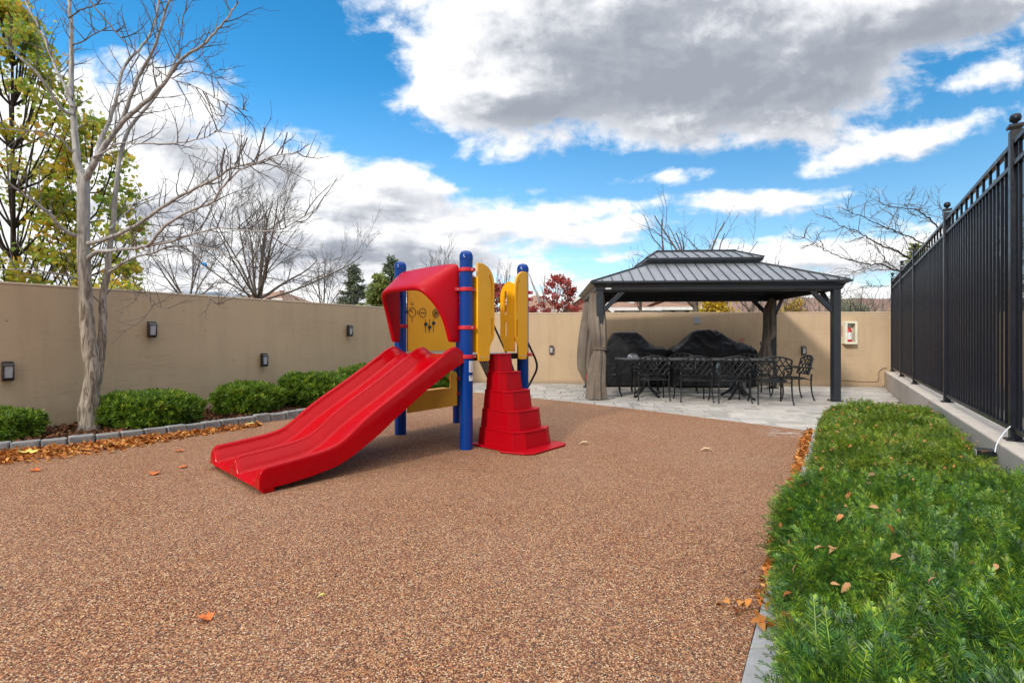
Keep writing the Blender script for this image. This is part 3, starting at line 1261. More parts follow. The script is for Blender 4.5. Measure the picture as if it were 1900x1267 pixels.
# deck
b = MB()
ins = .05
cs = (P1 + P2 + P3 + P4) / 4
dk = [p + (cs - p).normalized() * ins for p in (P1, P3, P4, P2)]
b.prism([(p.x, p.y) for p in dk], DZ - .055, DZ)
b.build('deck', M['deck'], play, world=True, bevel=.004)
b = MB()
for a, c in ((P1, P3), (P3, P4), (P4, P2), (P2, P1)):
    d = (c - a).normalized()
    n = Vector((d.y, -d.x, 0))
    b.beam(a + d * .075 + n * .012 + Vector((0, 0, DZ - .035)), c - d * .075 + n * .012 + Vector((0, 0, DZ - .035)), .012, .06)
b.build('deck_frame', M['black'], play, world=True)


# ---- double slide
def interp(tab, x):
    if x <= tab[0][0]:
        return tab[0][1]
    for (a, va), (c, vc) in zip(tab, tab[1:]):
        if x <= c:
            t = (x - a) / (c - a)
            return va + (vc - va) * t
    return tab[-1][1]


def smooth_tab(tab, x, w=.05):
    return sum(interp(tab, x + o) for o in (-w, -w / 2, 0, w / 2, w)) / 5


crest = [(-.02, .975), (.03, .985), (.09, 1.03), (.135, 1.05), (.19, 1.038), (.26, 1.002), (.35, .937), (.508, .837), (.773, .672), (.987, .548), (1.159, .437), (1.268, .350), (1.33, .303), (1.40, .266), (1.522, .238), (1.727, .215), (1.87, .20), (2.02, .188)]
floor_ = [(-.02, .972), (.05, .968), (.14, .945), (.26, .865), (.35, .80), (.508, .697), (.773, .532), (.987, .408), (1.159, .297), (1.268, .215), (1.34, .165), (1.42, .130), (1.522, .108), (1.727, .085), (1.87, .072), (2.02, .058)]
under = [(0, .90), (.05, .885), (.25, .790), (.508, .640), (.8356, .426), (1.032, .285), (1.268, .149), (1.40, .095), (1.6, .058), (1.8, .038), (2.02, .030)]
W = 1.12
S0 = -.03
END = 1.99
ds = [0, .02, .05, .09, .13, .17, .21, .26] + [.26 + (END - .14 - .26) * i / 34 for i in range(1, 35)] + [END - .10, END - .075, END - .06, END - .045, END - .032, END - .02, END - .011, END - .004, END]
RW = .027   # half width of a rail crest


def slide_section(d):
    zc = smooth_tab(crest, d, .04 if d > .2 else .01)
    zf = smooth_tab(floor_, d, .05 if d > .2 else .01)
    zu = smooth_tab(under, d, .04 if d > .1 else .0)
    t = (d - (END - .06)) / .06
    if t > 0:                        # rounded nose of the rails
        drop = 1 - math.sqrt(max(0, 1 - t * t))
        zc = zc - (zc - zf) * drop * .55
    t = (d - (END - .05)) / .05
    if t > 0:
        zf -= .022 * t * t
        zc = max(zc, zf + .002)
    pts = []
    # outer face, crest, floor, mid crest, floor, crest, outer face
    def crest_pts(w, h):
        return [(w + RW * math.cos(R(a)), h - RW * .8 + RW * .8 * math.sin(R(a))) for a in (180, 158, 135, 112, 90, 68, 45, 22, 0)]
    def valley(w0, w1):
        dep = zc - zf
        r = min(.045, dep * .45)
        sl_ = min(.055, dep * .45)
        out = []
        for t in (0, .33, .66):
            out.append((w0 + t * sl_, zc - RW * .8 - (dep - r * .8 - RW * .8) * t - .002))
        for a in (200, 215, 230, 245, 260, 270):
            out.append((w0 + sl_ + r + r * math.cos(R(a)), zf + r + r * math.sin(R(a))))
        out += [(w0 + (w1 - w0) * .35, zf - .002), ((w0 + w1) / 2, zf - .003), (w0 + (w1 - w0) * .65, zf - .002)]
        for a in (270, 280, 295, 310, 325, 340):
            out.append((w1 - sl_ - r + r * math.cos(R(a)), zf + r + r * math.sin(R(a))))
        for t in (.66, .33, 0):
            out.append((w1 - t * sl_, zc - RW * .8 - (dep - r * .8 - RW * .8) * t - .002))
        return out
    lf, rt = -W / 2, W / 2
    pts.append((lf - .006, zu))
    pts.append((lf - .004, (zu + zc) / 2))
    pts += crest_pts(lf + RW, zc)
    pts += valley(lf + 2 * RW, -RW)
    pts += crest_pts(0, zc - .004)
    pts += valley(RW, rt - 2 * RW)
    pts += crest_pts(rt - RW, zc)
    pts.append((rt + .004, (zu + zc) / 2))
    pts.append((rt + .006, zu))
    # the underside
    for w in (rt - .03, rt * .5, 0, lf * .5, lf + .03):
        pts.append((w, zu + .004))
    return pts


b = MB()
rings = []
for d in ds:
    ring = []
    for (w, z) in slide_section(d):
        p = P1 + eS * (S0 + W / 2 + w) + nS * (d + .02)
        ring.append((p.x, p.y, z))
    rings.append(ring)
b.loft(rings, closed=True, caps=True)
slide = b.build('slide', M['red'], play, world=True)
md = slide.modifiers.new('edge_split', 'EDGE_SPLIT')
md.split_angle = R(40)
for w0, w1 in ((S0 - .002, S0 + .085), (S0 + W - .085, S0 + W + .002)):
    b = MB()       # moulded feet under the exit
    q = [P1 + eS * w + nS * d for w, d in ((w0, 1.90), (w1, 1.90), (w1, 1.985), (w0, 1.985))]
    b.prism([(p.x, p.y) for p in q], .0, .05)
    b.build('foot', M['red'], slide, world=True, bevel=.01)

# ---- red hood
LH = (P2 - P1).length
sA, sB = .055, LH - .055
cm = (sA + sB) / 2
half_b = [(0, 1.085), (0, 1.16), (0, 1.35), (0, 1.55), (0, 1.72), (0, 1.84), (.012, 1.885), (.05, 1.905), (.16, 1.912), (.32, 1.915), ((sB - sA) / 2, 1.917)]
half_f = [(.005, .105, 1.090), (.008, .135, 1.20), (.02, .18, 1.35), (.055, .235, 1.47), (.10, .295, 1.56), (.145, .33, 1.612), (.185, .345, 1.638), (.24, .35, 1.655), (.32, .352, 1.665), (.42, .353, 1.668), ((sB - sA) / 2, .353, 1.67)]
nc = len(half_b)
colsB = [(sA + s, 0, z) for s, z in half_b] + [(sB - s, 0, z) for s, z in half_b[-2::-1]]
colsF = [(sA + s, d, z) for s, d, z in half_f] + [(sB - s, d, z) for s, d, z in half_f[-2::-1]]


def hp(s, d, z):
    p = P1 + eS * s + nS * (d + .045)
    return Vector((p.x, p.y, z))


rows = []
tot = len(colsB)
for k in range(6):
    t = k / 5
    row_ = []
    for i in range(tot):
        a, c = colsB[i], colsF[i]
        row_.append(hp(a[0] + (c[0] - a[0]) * t, a[1] + (c[1] - a[1]) * t, a[2] + (c[2] - a[2]) * t))
    rows.append(row_)
# rolled front lip: turn in towards the arch
for inn, fw in ((.020, .010), (.034, -.004), (.040, -.024)):
    row_ = []
    for i in range(tot):
        c = colsF[i]
        v = Vector((cm - c[0], 1.25 - c[2]))
        if 1.3 > c[2]:
            v = Vector((cm - c[0], 0))
        v.normalize()
        row_.append(hp(c[0] + v.x * inn, c[1] + fw, c[2] + v.y * inn))
    rows.append(row_)
b = MB()
b.loft(rows, closed=False, caps=False)
b.build('hood', M['redhood'], play, world=True, solid=.022, subsurf=2)

# ---- amber panel with engraved dials (between P2 and P4)
e2 = (P4 - P2).normalized()
n2 = Vector((e2.y, -e2.x, 0))      # faces the viewer's right-front
L24 = (P4 - P2).length
panel_off = .03


def f24(s, z, t):
    p = P2 + e2 * s + n2 * (panel_off - .0 + t)
    return Vector((p.x, p.y, z))


pa, pb = .085, L24 - .085
outl = [(pa, .985), (pb, .985)] + arc(pb - .12, 1.70, .12, 0, 90, 8) + arc(pa + .12, 1.70, .12, 90, 180, 8)
panel = sheet('dial_panel', outl, [], .022, .004, f24, M['ochre'], play)


def px24(px, py):
    """panel coordinates of a photo pixel"""
    k = (px - 950) / F
    o = P2 + n2 * (panel_off + .012)
    s = (k * o.y - o.x) / (e2.x - k * e2.y)
    Y = o.y + e2.y * s
    return s, EYE - (py - 633) / F * Y


def ring24(px, py, r, w=.004, n=28, sub=None):
    s, z = px24(px, py)
    b = MB()
    pts = [f24(s + r * math.cos(2 * PI * i / n), z + r * math.sin(2 * PI * i / n), .013) for i in range(n + 1)]
    b.tube(pts, w, 5, cap=False)
    return b, s, z


RR = .056
b, s, z = ring24(765, 579, RR)
b.tube([f24(s - .03, z + .03, .013), f24(s + .008, z - .006, .013)], .0035, 5)
b.tube([f24(s - .03, z + .008, .013), f24(s - .03, z + .03, .013), f24(s - .008, z + .03, .013)], .0035, 5)
b.lathe([(.011, -.0)], (0, 0, 0), 3, cap=False)
dial = b.build('dial', M['ink'], panel, world=True)
for ch, dx, dz in (('N', 0, .10), ('S', 0, -.10), ('W', -.093, 0), ('E', .093, 0)):
    text_mesh('letter', ch, .062, f24, M['ink'], panel, cx=s + dx, cz=z + dz, thick=.0125)
b, s, z = ring24(784.5, 580, RR)
b.tube([f24(s - .04 + .08 * i / 16, z + .008 * math.sin(i * 1.2), .013) for i in range(17)], .003, 5)
b.build('dial', M['ink'], panel, world=True)
b, s, z = ring24(808.5, 581, RR)
for q in (.034, .013):
    b.tube([f24(s + q * math.cos(2 * PI * i / 20), z + q * math.sin(2 * PI * i / 20), .013) for i in range(21)], .0055, 5, cap=False)
b.build('dial', M['ink'], panel, world=True)
b, s, z = ring24(831, 583, RR)
b.build('dial', M['ink'], panel, world=True)
text_mesh('letter', 'E', .062, f24, M['ink'], panel, cx=s - .085, cz=z + .02, thick=.0125)
for px, py in ((789.5, 601), (796.5, 606.5), (804, 599)):
    s, z = px24(px, py)
    s2, z2 = px24(px, 592)
    _, z3 = px24(px, 617)
    b = MB()
    b.tube([f24(s, z2, .0125), f24(s, z3, .0125)], .0035, 5)
    sl = b.build('slider_slot', M['ink'], panel, world=True)
    b = MB()
    c0, c1 = f24(s, z, .011), f24(s, z, .03)
    b.tube([c0, c1], .022, 14)
    b.build('slider_knob', M['navy'], sl, world=True)

# ---- counter panel low down on the same side
zb, zt, zr = .245, .47, .70
oo = [(.09, zb), (L24 - .06, zb), (L24 - .06, zr - .06)] + arc(L24 - .12, zr - .06, .06, 0, 180, 8)[1:] + [(L24 - .18, zt + .03), (L24 - .21, zt), (.24, zt), (.21, zt + .03), (.21, zr - .06)] + arc(.15, zr - .06, .06, 0, 180, 8)[1:] + [(.09, zb)][:0]
cpn = sheet('counter_panel', oo, [], .022, .004, f24, M['ochre'], play)
b = MB()
a, c = f24(.24, zt + .008, -.045), f24(L24 - .2, zt + .008, -.045)
b.beam(a, c, .14, .018)
b.build('counter_shelf', M['ochre'], cpn, world=True, bevel=.004)

# ---- yellow entry panels with slots
def slot(cx, z0, z1, r=.014):
    return arc(cx, z1 - r, r, 0, 180, 8) + arc(cx, z0 + r, r, 180, 360, 8)


L13 = (P3 - P1).length


def entry(s_post, s_open, off, wing_at, name='entry_panel'):
    sg = 1 if s_open > s_post else -1
    wd_ = abs(s_open - s_post)

    def f(s, z, t):
        p = P1 + e3 * (s_post + sg * s) + m3 * (off + t * -sg)
        return Vector((p.x, p.y, z))
    o = [(0, .985), (.0, 1.90), (.06, 1.905)] + [(.06 + (wd_ - .06) * math.sin(R(a)), 1.70 + .205 * math.cos(R(a))) for a in range(10, 91, 10)] + \
        [(wd_, 1.17), (wd_ - .012, 1.13), (wd_ - .07, 1.05), (wd_ - .078, 1.02), (wd_ - .078, .915), (wd_ - .09, .90), (.03, .90), (.018, .912), (.018, .96)]
    c = wd_ - .036
    h1 = [(c + .010, 1.41), (c + .012, 1.66)] + [(c + .012 - .10 * (1 - math.cos(R(a))), 1.66 + .17 * math.sin(R(a))) for a in (20, 40, 60)] + \
         [(c - .016 - .075 * (1 - math.cos(R(a))), 1.66 + .145 * math.sin(R(a))) for a in (60, 40, 20)] + [(c - .014, 1.66), (c - .014, 1.41), (c - .002, 1.398)]
    pn = sheet(name, o, [h1, slot(c, 1.14, 1.35)], .024, .005, f, M['yellow'], play)
    for s_, z_ in ((.05, .935), (wd_ - .11, .935)):
        b = MB()
        p = f(s_, z_, 0)
        b.tube([p + m3 * .011, p + m3 * .02], .0115, 10)
        b.build('bolt', M['steel'], pn, world=True)

    # inward wing
    def g(s, z, t):
        p = P1 + e3 * (wing_at + t * 1.0) + m3 * (off - .012 - s)
        return Vector((p.x, p.y, z))
    ww = .20
    o2 = [(0, 1.05), (0, 1.75)] + [(ww * .2 + ww * .8 * math.sin(R(a)), 1.62 + .17 * math.cos(R(a))) for a in range(10, 91, 16)] + [(ww, 1.14), (ww - .05, 1.05), (ww - .05, .985), (.0, .985)]
    c2 = ww * .62
    sheet(name, o2, [slot(c2, 1.40, 1.68, .016), slot(c2, 1.15, 1.33, .016)], .02, .004, g, M['yellow'], play)


entry(.075, .335, .085, .088)
entry(L13 - .035, L13 - .27, .085, L13 - .258)

# ---- stepped climber
st_o = Vector((-.095, 5.31, 0))
am = Vector((.71, -.704, 0))
aw = Vector((.704, .71, 0))
steps = None
b = MB()
levels = [  # z0,z1, front at z0, front at z1, halfwidth z0,z1, back
    (.776, .968, .040, .02, .138, .128), (.582, .776, .158, .138, .176, .164), (.388, .582, .278, .256, .212, .200),
    (.194, .388, .390, .368, .250, .236), (.010, .194, .500, .476, .292, .274)]
for (z0, z1, f0, f1, w0, w1) in levels:
    def foot(f, w, bk):
        ch = w * .42
        pts = [(bk, -w), (f - ch * .55, -w), (f, -w + ch), (f, w - ch), (f - ch * .55, w), (bk, w)]
        return pts
    lo, hi = foot(f0, w0, -.09), foot(f1, w1, -.08)
    rings = []
    for pts, z in ((lo, z0), (lo, z0 + .004), (hi, z1 - .004), (hi, z1)):
        rings.append([tuple(st_o + am * a_ + aw * w_ + Vector((0, 0, z))) for a_, w_ in pts])
    b.loft(rings, smooth=False)
    # raised nosing lip on each tread
    rim = [st_o + am * (a_ + .004) + aw * (w_ * 1.012) + Vector((0, 0, z1 - .006)) for a_, w_ in hi[0:6]]
    b.tube(rim, .0065, 6)
steps = b.build('step_climber', M['redsteps'], play, world=True, bevel=.008, seg=3)
for (z0, z1, f0, f1, w0, w1) in levels[1:]:
    b = MB()          # moulded grip ribs on each tread
    prev = levels[levels.index((z0, z1, f0, f1, w0, w1)) - 1][2]
    for q in range(4):
        a_ = prev + .016 + q * .024
        if a_ < f1 - .012:
            hw_ = w1 - .42 * w1 - .01
            b.beam(st_o + am * a_ - aw * hw_ + Vector((0, 0, z1 + .001)), st_o + am * a_ + aw * hw_ + Vector((0, 0, z1 + .001)), .008, .006)
    b.build('tread_grip', M['redsteps'], steps, world=True)
b = MB()
fl = [(-.16, -.36), (.30, -.34), (.36, -.40), (.60, -.30), (.66, -.22), (.62, .30), (.56, .38), (-.14, .36)]
b.prism([tuple((st_o + am * a_ + aw * w_).xy) for a_, w_ in fl], .004, .022)
b.build('step_base_plate', M['redsteps'], steps, world=True, bevel=.006)

# ---- curved climbing rails and punched plate on the far side
b = MB()
b.tube(spline([ppt(895, 560, 6.35), ppt(903, 576, 6.4), ppt(911, 592, 6.45), ppt(938, 651, 6.6), ppt(952, 684, 6.7), ppt(954, 705, 6.7), ppt(944, 735, 6.65), ppt(930, 776, 6.6)], 30), .014, 10)
b.build('climbing_rail', M['black'], play, world=True)
b = MB()
b.tube(spline([ppt(966, 606, 5.95), ppt(974, 624, 6.0), ppt(984, 645, 6.1), ppt(994, 667, 6.2), ppt(996, 683, 6.25), ppt(989, 700, 6.25), ppt(976, 724, 6.2), ppt(962, 752, 6.15), ppt(950, 791, 6.1)], 30), .014, 10)
b.build('climbing_rail', M['black'], play, world=True)
b = MB()
cc = [ppt(888, 668, 5.6), ppt(950, 668, 6.1), ppt(950, 745, 6.1), ppt(911, 716, 5.8)]
G = 44
for i in range(G):
    for j in range(G):
        if i % 3 == 1 and j % 3 == 1 and j < 20:
            continue
        u0, u1, v0, v1 = i / G, (i + 1) / G, j / G, (j + 1) / G
        q = []
        for u, v in ((u0, v0), (u1, v0), (u1, v1), (u0, v1)):
            top = cc[0].lerp(cc[1], u)
            bot = cc[3].lerp(cc[2], u)
            q.append(top.lerp(bot, v))
        b.add(q, [(0, 1, 2, 3)])
b.build('punched_plate', M['black'], play, world=True, solid=.003)
for s in (.30, .5, .7, .9):
    pass


# ------------------------------------------------------------------ gazebo
GA = -R(3.4)
gw = Vector((math.cos(GA), math.sin(GA), 0))
gd = Vector((-math.sin(GA), math.cos(GA), 0))
GFR = Vector((5.95, 8.92, 0))
GW, GD = 4.30, 2.42
gc = GFR - gw * GW / 2 + gd * GD / 2
gaz = empty('gazebo', gc, 'dark grey metal gazebo with a two-tier standing seam roof over the dining set', 'gazebo')


def gp(a, d, z):
    p = gc + gw * a + gd * d
    return Vector((p.x, p.y, z))


HW, HD = GW / 2, GD / 2
gpost = {}
for sx in (-1, 1):
    for sy in (-1, 1):
        b = MB()
        b.box(gp(sx * HW, sy * HD, 1.07), (.125, .125, 2.12), GA)
        po = b.build('post', M['charcoal'], gaz, world=True, bevel=.006)
        gpost[sx, sy] = po
        b = MB()
        b.box(gp(sx * HW, sy * HD, .012), (.20, .20, .012), GA)
        b.build('base_plate', M['charcoal'], po, world=True, bevel=.003)
        for dx, dy in ((-.08, -.08), (.08, -.08), (.08, .08), (-.08, .08)):
            b = MB()
            p = gp(sx * HW + dx, sy * HD + dy, .018)
            b.tube([p, p + Vector((0, 0, .022))], .009, 8)
            b.build('bolt', M['black'], po, world=True)
        for ax in (0, 1):
            b = MB()
            if ax == 0:
                b.beam(gp(sx * (HW - .05), sy * HD, 1.66), gp(sx * (HW - .45), sy * HD, 2.06), .045, .085, up=(0, 0, 1))
            else:
                b.beam(gp(sx * HW, sy * (HD - .05), 1.66), gp(sx * HW, sy * (HD - .45), 2.06), .045, .085, up=(0, 0, 1))
            b.build('corner_brace', M['charcoal'], gaz, world=True, bevel=.004)
for sy in (-1, 1):
    b = MB()
    b.box(gp(0, sy * (HD + .004), 2.10), (GW + .125, .07, .125), GA)
    b.build('beam', M['charcoal'], gaz, world=True, bevel=.004)
for sx in (-1, 1):
    b = MB()
    b.box(gp(sx * (HW + .004), 0, 2.10), (.07, GD - .13, .125), GA)
    b.build('beam', M['charcoal'], gaz, world=True, bevel=.004)


def cornice(hw, hd, prof, name, parent):
    """moulding run round a rectangle; prof = (outset, z) outer profile"""
    b = MB()
    rings = []
    for sx, sy in ((-1, -1), (1, -1), (1, 1), (-1, 1), (-1, -1)):
        rings.append([tuple(gp(sx * (hw + o), sy * (hd + o), z)) for o, z in prof])
    b.loft(rings, closed=True, caps=False, smooth=False)
    return b.build(name, M['charcoal'], parent, world=True)


cornice(HW, HD, [(.045, 2.055), (.075, 2.055), (.085, 2.085), (.085, 2.105), (.10, 2.115), (.115, 2.15), (.165, 2.175), (.195, 2.185), (.195, 2.215), (.16, 2.225), (.045, 2.20)], 'fascia', gaz)


def hip(hw, hd, z0, tw, td, z1, name, parent, seam=.19, ridge=True):
    b = MB()
    c0 = [gp(sx * hw, sy * hd, z0) for sx, sy in ((-1, -1), (1, -1), (1, 1), (-1, 1))]
    c1 = [gp(sx * tw, sy * td, z1) for sx, sy in ((-1, -1), (1, -1), (1, 1), (-1, 1))]
    for i in range(4):
        j = (i + 1) % 4
        if td < .02 and i in (1, 3):
            b.add([c0[i], c0[j], (c1[i] + c1[j]) / 2], [(0, 1, 2)])
        else:
            b.add([c0[i], c0[j], c1[j], c1[i]], [(0, 1, 2, 3)])
    roof = b.build(name, M['roof'], parent, world=True, solid=.006)
    # seams: run straight up the slope, cut off at the hips
    b = MB()
    up = Vector((0, 0, 1))
    for sy in (-1, 1):
        n = int(2 * hw / seam)
        for k in range(1, n):
            a = -hw + 2 * hw * k / n
            t = 1.0
            if abs(a) > tw:
                t = (hw - abs(a)) / (hw - tw)
            d = hd + (td - hd) * t
            z = z0 + (z1 - z0) * t
            if t > .04:
                b.beam(gp(a, sy * hd, z0 + .012), gp(a, sy * d, z + .010), .014, .024)
    for sx in (-1, 1):
        n = int(2 * hd / seam)
        for k in range(1, n):
            d0 = -hd + 2 * hd * k / n
            t = 1.0
            if abs(d0) > td:
                t = (hd - abs(d0)) / (hd - td)
            a = hw + (tw - hw) * t
            z = z0 + (z1 - z0) * t
            if t > .04:
                b.beam(gp(sx * hw, d0, z0 + .012), gp(sx * a, d0, z + .010), .014, .024)
    b.build('seam', M['seam'], roof, world=True)
    for i in range(4):
        b = MB()
        e = c1[i] if td > .02 else gp((-1, 1, 1, -1)[i] * tw, 0, z1)
        b.beam(c0[i] + up * .012, e + up * .016, .05, .022)
        b.build('hip_cap', M['charcoal'], roof, world=True)
    if ridge:
        b = MB()
        b.beam(gp(-tw - .02, 0, z1 + .012), gp(tw + .02, 0, z1 + .012), .09, .03)
        b.build('ridge_cap', M['charcoal'], roof, world=True)
    return roof


hip(HW + .165, HD + .165, 2.215, 1.02, .50, 2.68, 'lower_roof', gaz, ridge=False)
b = MB()
for sx, sy, w, l in ((0, -1, 2.0, 0), (0, 1, 2.0, 0)):
    b.box(gp(0, sy * .46, 2.70), (1.98, .02, .12), GA)
for sx in (-1, 1):
    b.box(gp(sx * .98, 0, 2.70), (.02, .90, .12), GA)
b.build('roof_vent', M['underside'], gaz, world=True)
cornice(1.02, .50, [(.02, 2.665), (.06, 2.665), (.115, 2.73), (.115, 2.765), (.02, 2.765)], 'upper_fascia', gaz)
hip(1.14, .62, 2.768, .80, .0, 3.0, 'upper_roof', gaz)
# dark lining under the lower roof
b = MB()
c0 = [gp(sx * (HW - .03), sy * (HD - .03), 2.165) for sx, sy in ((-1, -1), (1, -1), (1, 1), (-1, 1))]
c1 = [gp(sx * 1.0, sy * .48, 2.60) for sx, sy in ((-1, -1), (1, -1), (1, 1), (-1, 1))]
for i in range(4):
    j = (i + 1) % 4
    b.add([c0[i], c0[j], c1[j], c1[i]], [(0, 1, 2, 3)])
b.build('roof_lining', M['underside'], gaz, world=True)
b = MB()
b.box(gp(-HW + .15, -HD - .098, 2.088), (.105, .004, .028), GA)
b.build('maker_plate', M['white'], gaz, world=True)


def curtain(path, pleats, label, seed, depth=.25, straps=()):
    """path: (point, rx, ry, pleat amount)"""
    n, k = 72, 44
    P = [p[0] for p in path]
    sp = spline(P, k)
    vals = []
    m = len(path) - 1
    for i in range(k):
        t = i / (k - 1) * m
        q = min(int(t), m - 1)
        t -= q
        s = t * t * (3 - 2 * t)
        vals.append([path[q][j] + (path[q + 1][j] - path[q][j]) * s for j in (1, 2, 3)])
    rings = []
    for i in range(k):
        rx, ry, am_ = vals[i]
        ring = []
        for j in range(n):
            a = 2 * PI * j / n
            w = math.sin(a * pleats + 1.1 * math.sin(i * .07 + seed)) + .5 * math.sin(a * (pleats * 2.3) + seed + i * .05)
            nn = mnoise.noise(Vector((math.cos(a) * 1.5, math.sin(a) * 1.5, i * .10 + seed * 9))) * .16
            f = 1 + am_ * w * .5 + nn
            ring.append((sp[i].x + rx * f * math.cos(a), sp[i].y + ry * f * math.sin(a), sp[i].z))
        rings.append(ring)
    b = MB()
    b.loft(rings, closed=True, caps=True)
    c = b.build('curtain', M['curtain'], None)
    tag(c, label, 'curtain', 'tied-back curtains of the gazebo')
    return c


pf = gp(-HW, -HD, 0)
c_a = curtain([(pf + Vector((-.02, .20, 2.03)), .12, .10, .2), (pf + Vector((-.03, .16, 1.75)), .14, .12, .25), (pf + Vector((-.03, .07, 1.45)), .155, .15, .28), (pf + Vector((-.02, -.005, 1.2)), .14, .14, .3),
               (pf + Vector((-.005, 0, 1.0)), .115, .115, .25), (pf + Vector((-.01, 0, .95)), .10, .10, .12), (pf + Vector((-.02, 0, .75)), .135, .125, .28), (pf + Vector((-.05, .01, .4)), .15, .13, .3), (pf + Vector((-.06, .01, .02)), .18, .15, .34)],
              7, 'taupe curtain bunched round the front left gazebo post and reaching the paving', 1)
b = MB()
b.tube([pf + Vector((-.01 + .135 * math.cos(a / 12 * 2 * PI), .132 * math.sin(a / 12 * 2 * PI), .955 + .01 * math.sin(a))) for a in range(13)], .014, 8, cap=False)
b.build('tie_strap', M['curtain'], c_a)
pb_ = gp(-HW, HD, 0)
bl = lambda px, py, Y=11.25: ppt(px, py, Y)
c_b = curtain([(bl(1100, 547), .10, .09, .2), (bl(1096, 575), .15, .11, .25), (bl(1090, 610), .17, .14, .2), (bl(1086, 650), .17, .15, .16), (bl(1085, 680), .155, .14, .2), (bl(1088, 698), .10, .10, .3), (bl(1091, 712), .05, .05, .3)],
              5, 'taupe curtain hanging in a loose bag behind the front left gazebo curtain', 4)
b = MB()
b.tube(spline([bl(1091, 694, 11.05), bl(1092, 704, 11.03), bl(1094, 716, 11.05)], 8), [.03, .045, .05, .05, .045, .045, .04, .02], 10)
red_cloth = b.build('cloth', M['red_ext'])
tag(red_cloth, 'dark red cloth showing under the loose taupe curtain', 'cloth')
pr_ = gp(HW, HD, 0)
br_ = lambda px, py, Y=11.1: ppt(px, py, Y)
c_c = curtain([(br_(1432, 553), .05, .05, .3), (br_(1427, 575), .10, .09, .3), (br_(1427, 600), .115, .10, .22), (br_(1427, 622), .135, .11, .15), (br_(1422, 631), .10, .09, .1), (br_(1420, 636), .085, .08, .05), (br_(1420, 645), .10, .09, .25), (br_(1419, 665), .14, .11, .35), (br_(1419, 714), .15, .12, .4)],
              8, 'taupe curtain tied at the back right gazebo post', 7)
b = MB()
b.tube([c_c.location + br_(1420, 636) + Vector((.088 * math.cos(a / 12 * 2 * PI), .088 * math.sin(a / 12 * 2 * PI), 0)) for a in range(13)], .03, 8, cap=False)
b.build('tie_band', M['curtain'], c_c)

# ------------------------------------------------------------------ dining set
TA = -R(13)
tw_ = Vector((math.cos(TA), math.sin(TA), 0))
tn_ = Vector((-math.sin(TA), math.cos(TA), 0))
tc_ = Vector((3.55, 9.62, 0))
TZ = .765
table = empty('dining_table', tc_, 'long black cast metal dining table set under the gazebo', 'table')
b = MB()
TL, TWd = 2.95, 1.02


def trect(L, Wd, r, n=6):
    pts = []
    for cx, cy, a0 in ((L / 2 - r, Wd / 2 - r, 0), (-L / 2 + r, Wd / 2 - r, 90), (-L / 2 + r, -Wd / 2 + r, 180), (L / 2 - r, -Wd / 2 + r, 270)):
        for i in range(n + 1):
            a = R(a0 + 90 * i / n)
            p = tc_ + tw_ * (cx + r * math.cos(a)) + tn_ * (cy + r * math.sin(a))
            pts.append((p.x, p.y))
    return pts


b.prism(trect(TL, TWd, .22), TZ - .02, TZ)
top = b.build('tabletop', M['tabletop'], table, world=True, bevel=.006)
b = MB()
b.prism(trect(TL - .05, TWd - .05, .2), TZ - .05, TZ - .021)
b.build('table_rim', M['cast'], top, world=True, bevel=.005)
for sx in (-1, 1):
    cx = sx * .85
    b = MB()
    for sy in (-1, 1):
        for q in (-1, 1):
            pts = [tc_ + tw_ * cx + tn_ * (sy * .10) + Vector((0, 0, TZ - .05)), tc_ + tw_ * (cx + q * .02) + tn_ * (sy * .08) + Vector((0, 0, .42)),
                   tc_ + tw_ * (cx + q * .05) + tn_ * (sy * .16) + Vector((0, 0, .20)), tc_ + tw_ * (cx + q * .16) + tn_ * (sy * .30) + Vector((0, 0, .07)), tc_ + tw_ * (cx + q * .22) + tn_ * (sy * .38) + Vector((0, 0, .015))]
            b.tube(spline(pts, 14), [.024] * 9 + [.022, .02, .02, .022, .026], 8)
    for z, r in ((.42, .05), (.25, .04)):
        b.lathe([(r, z - .02), (r + .02, z), (r, z + .02)], tc_ + tw_ * cx, 16)
    b.build('pedestal', M['cast'], table, world=True)


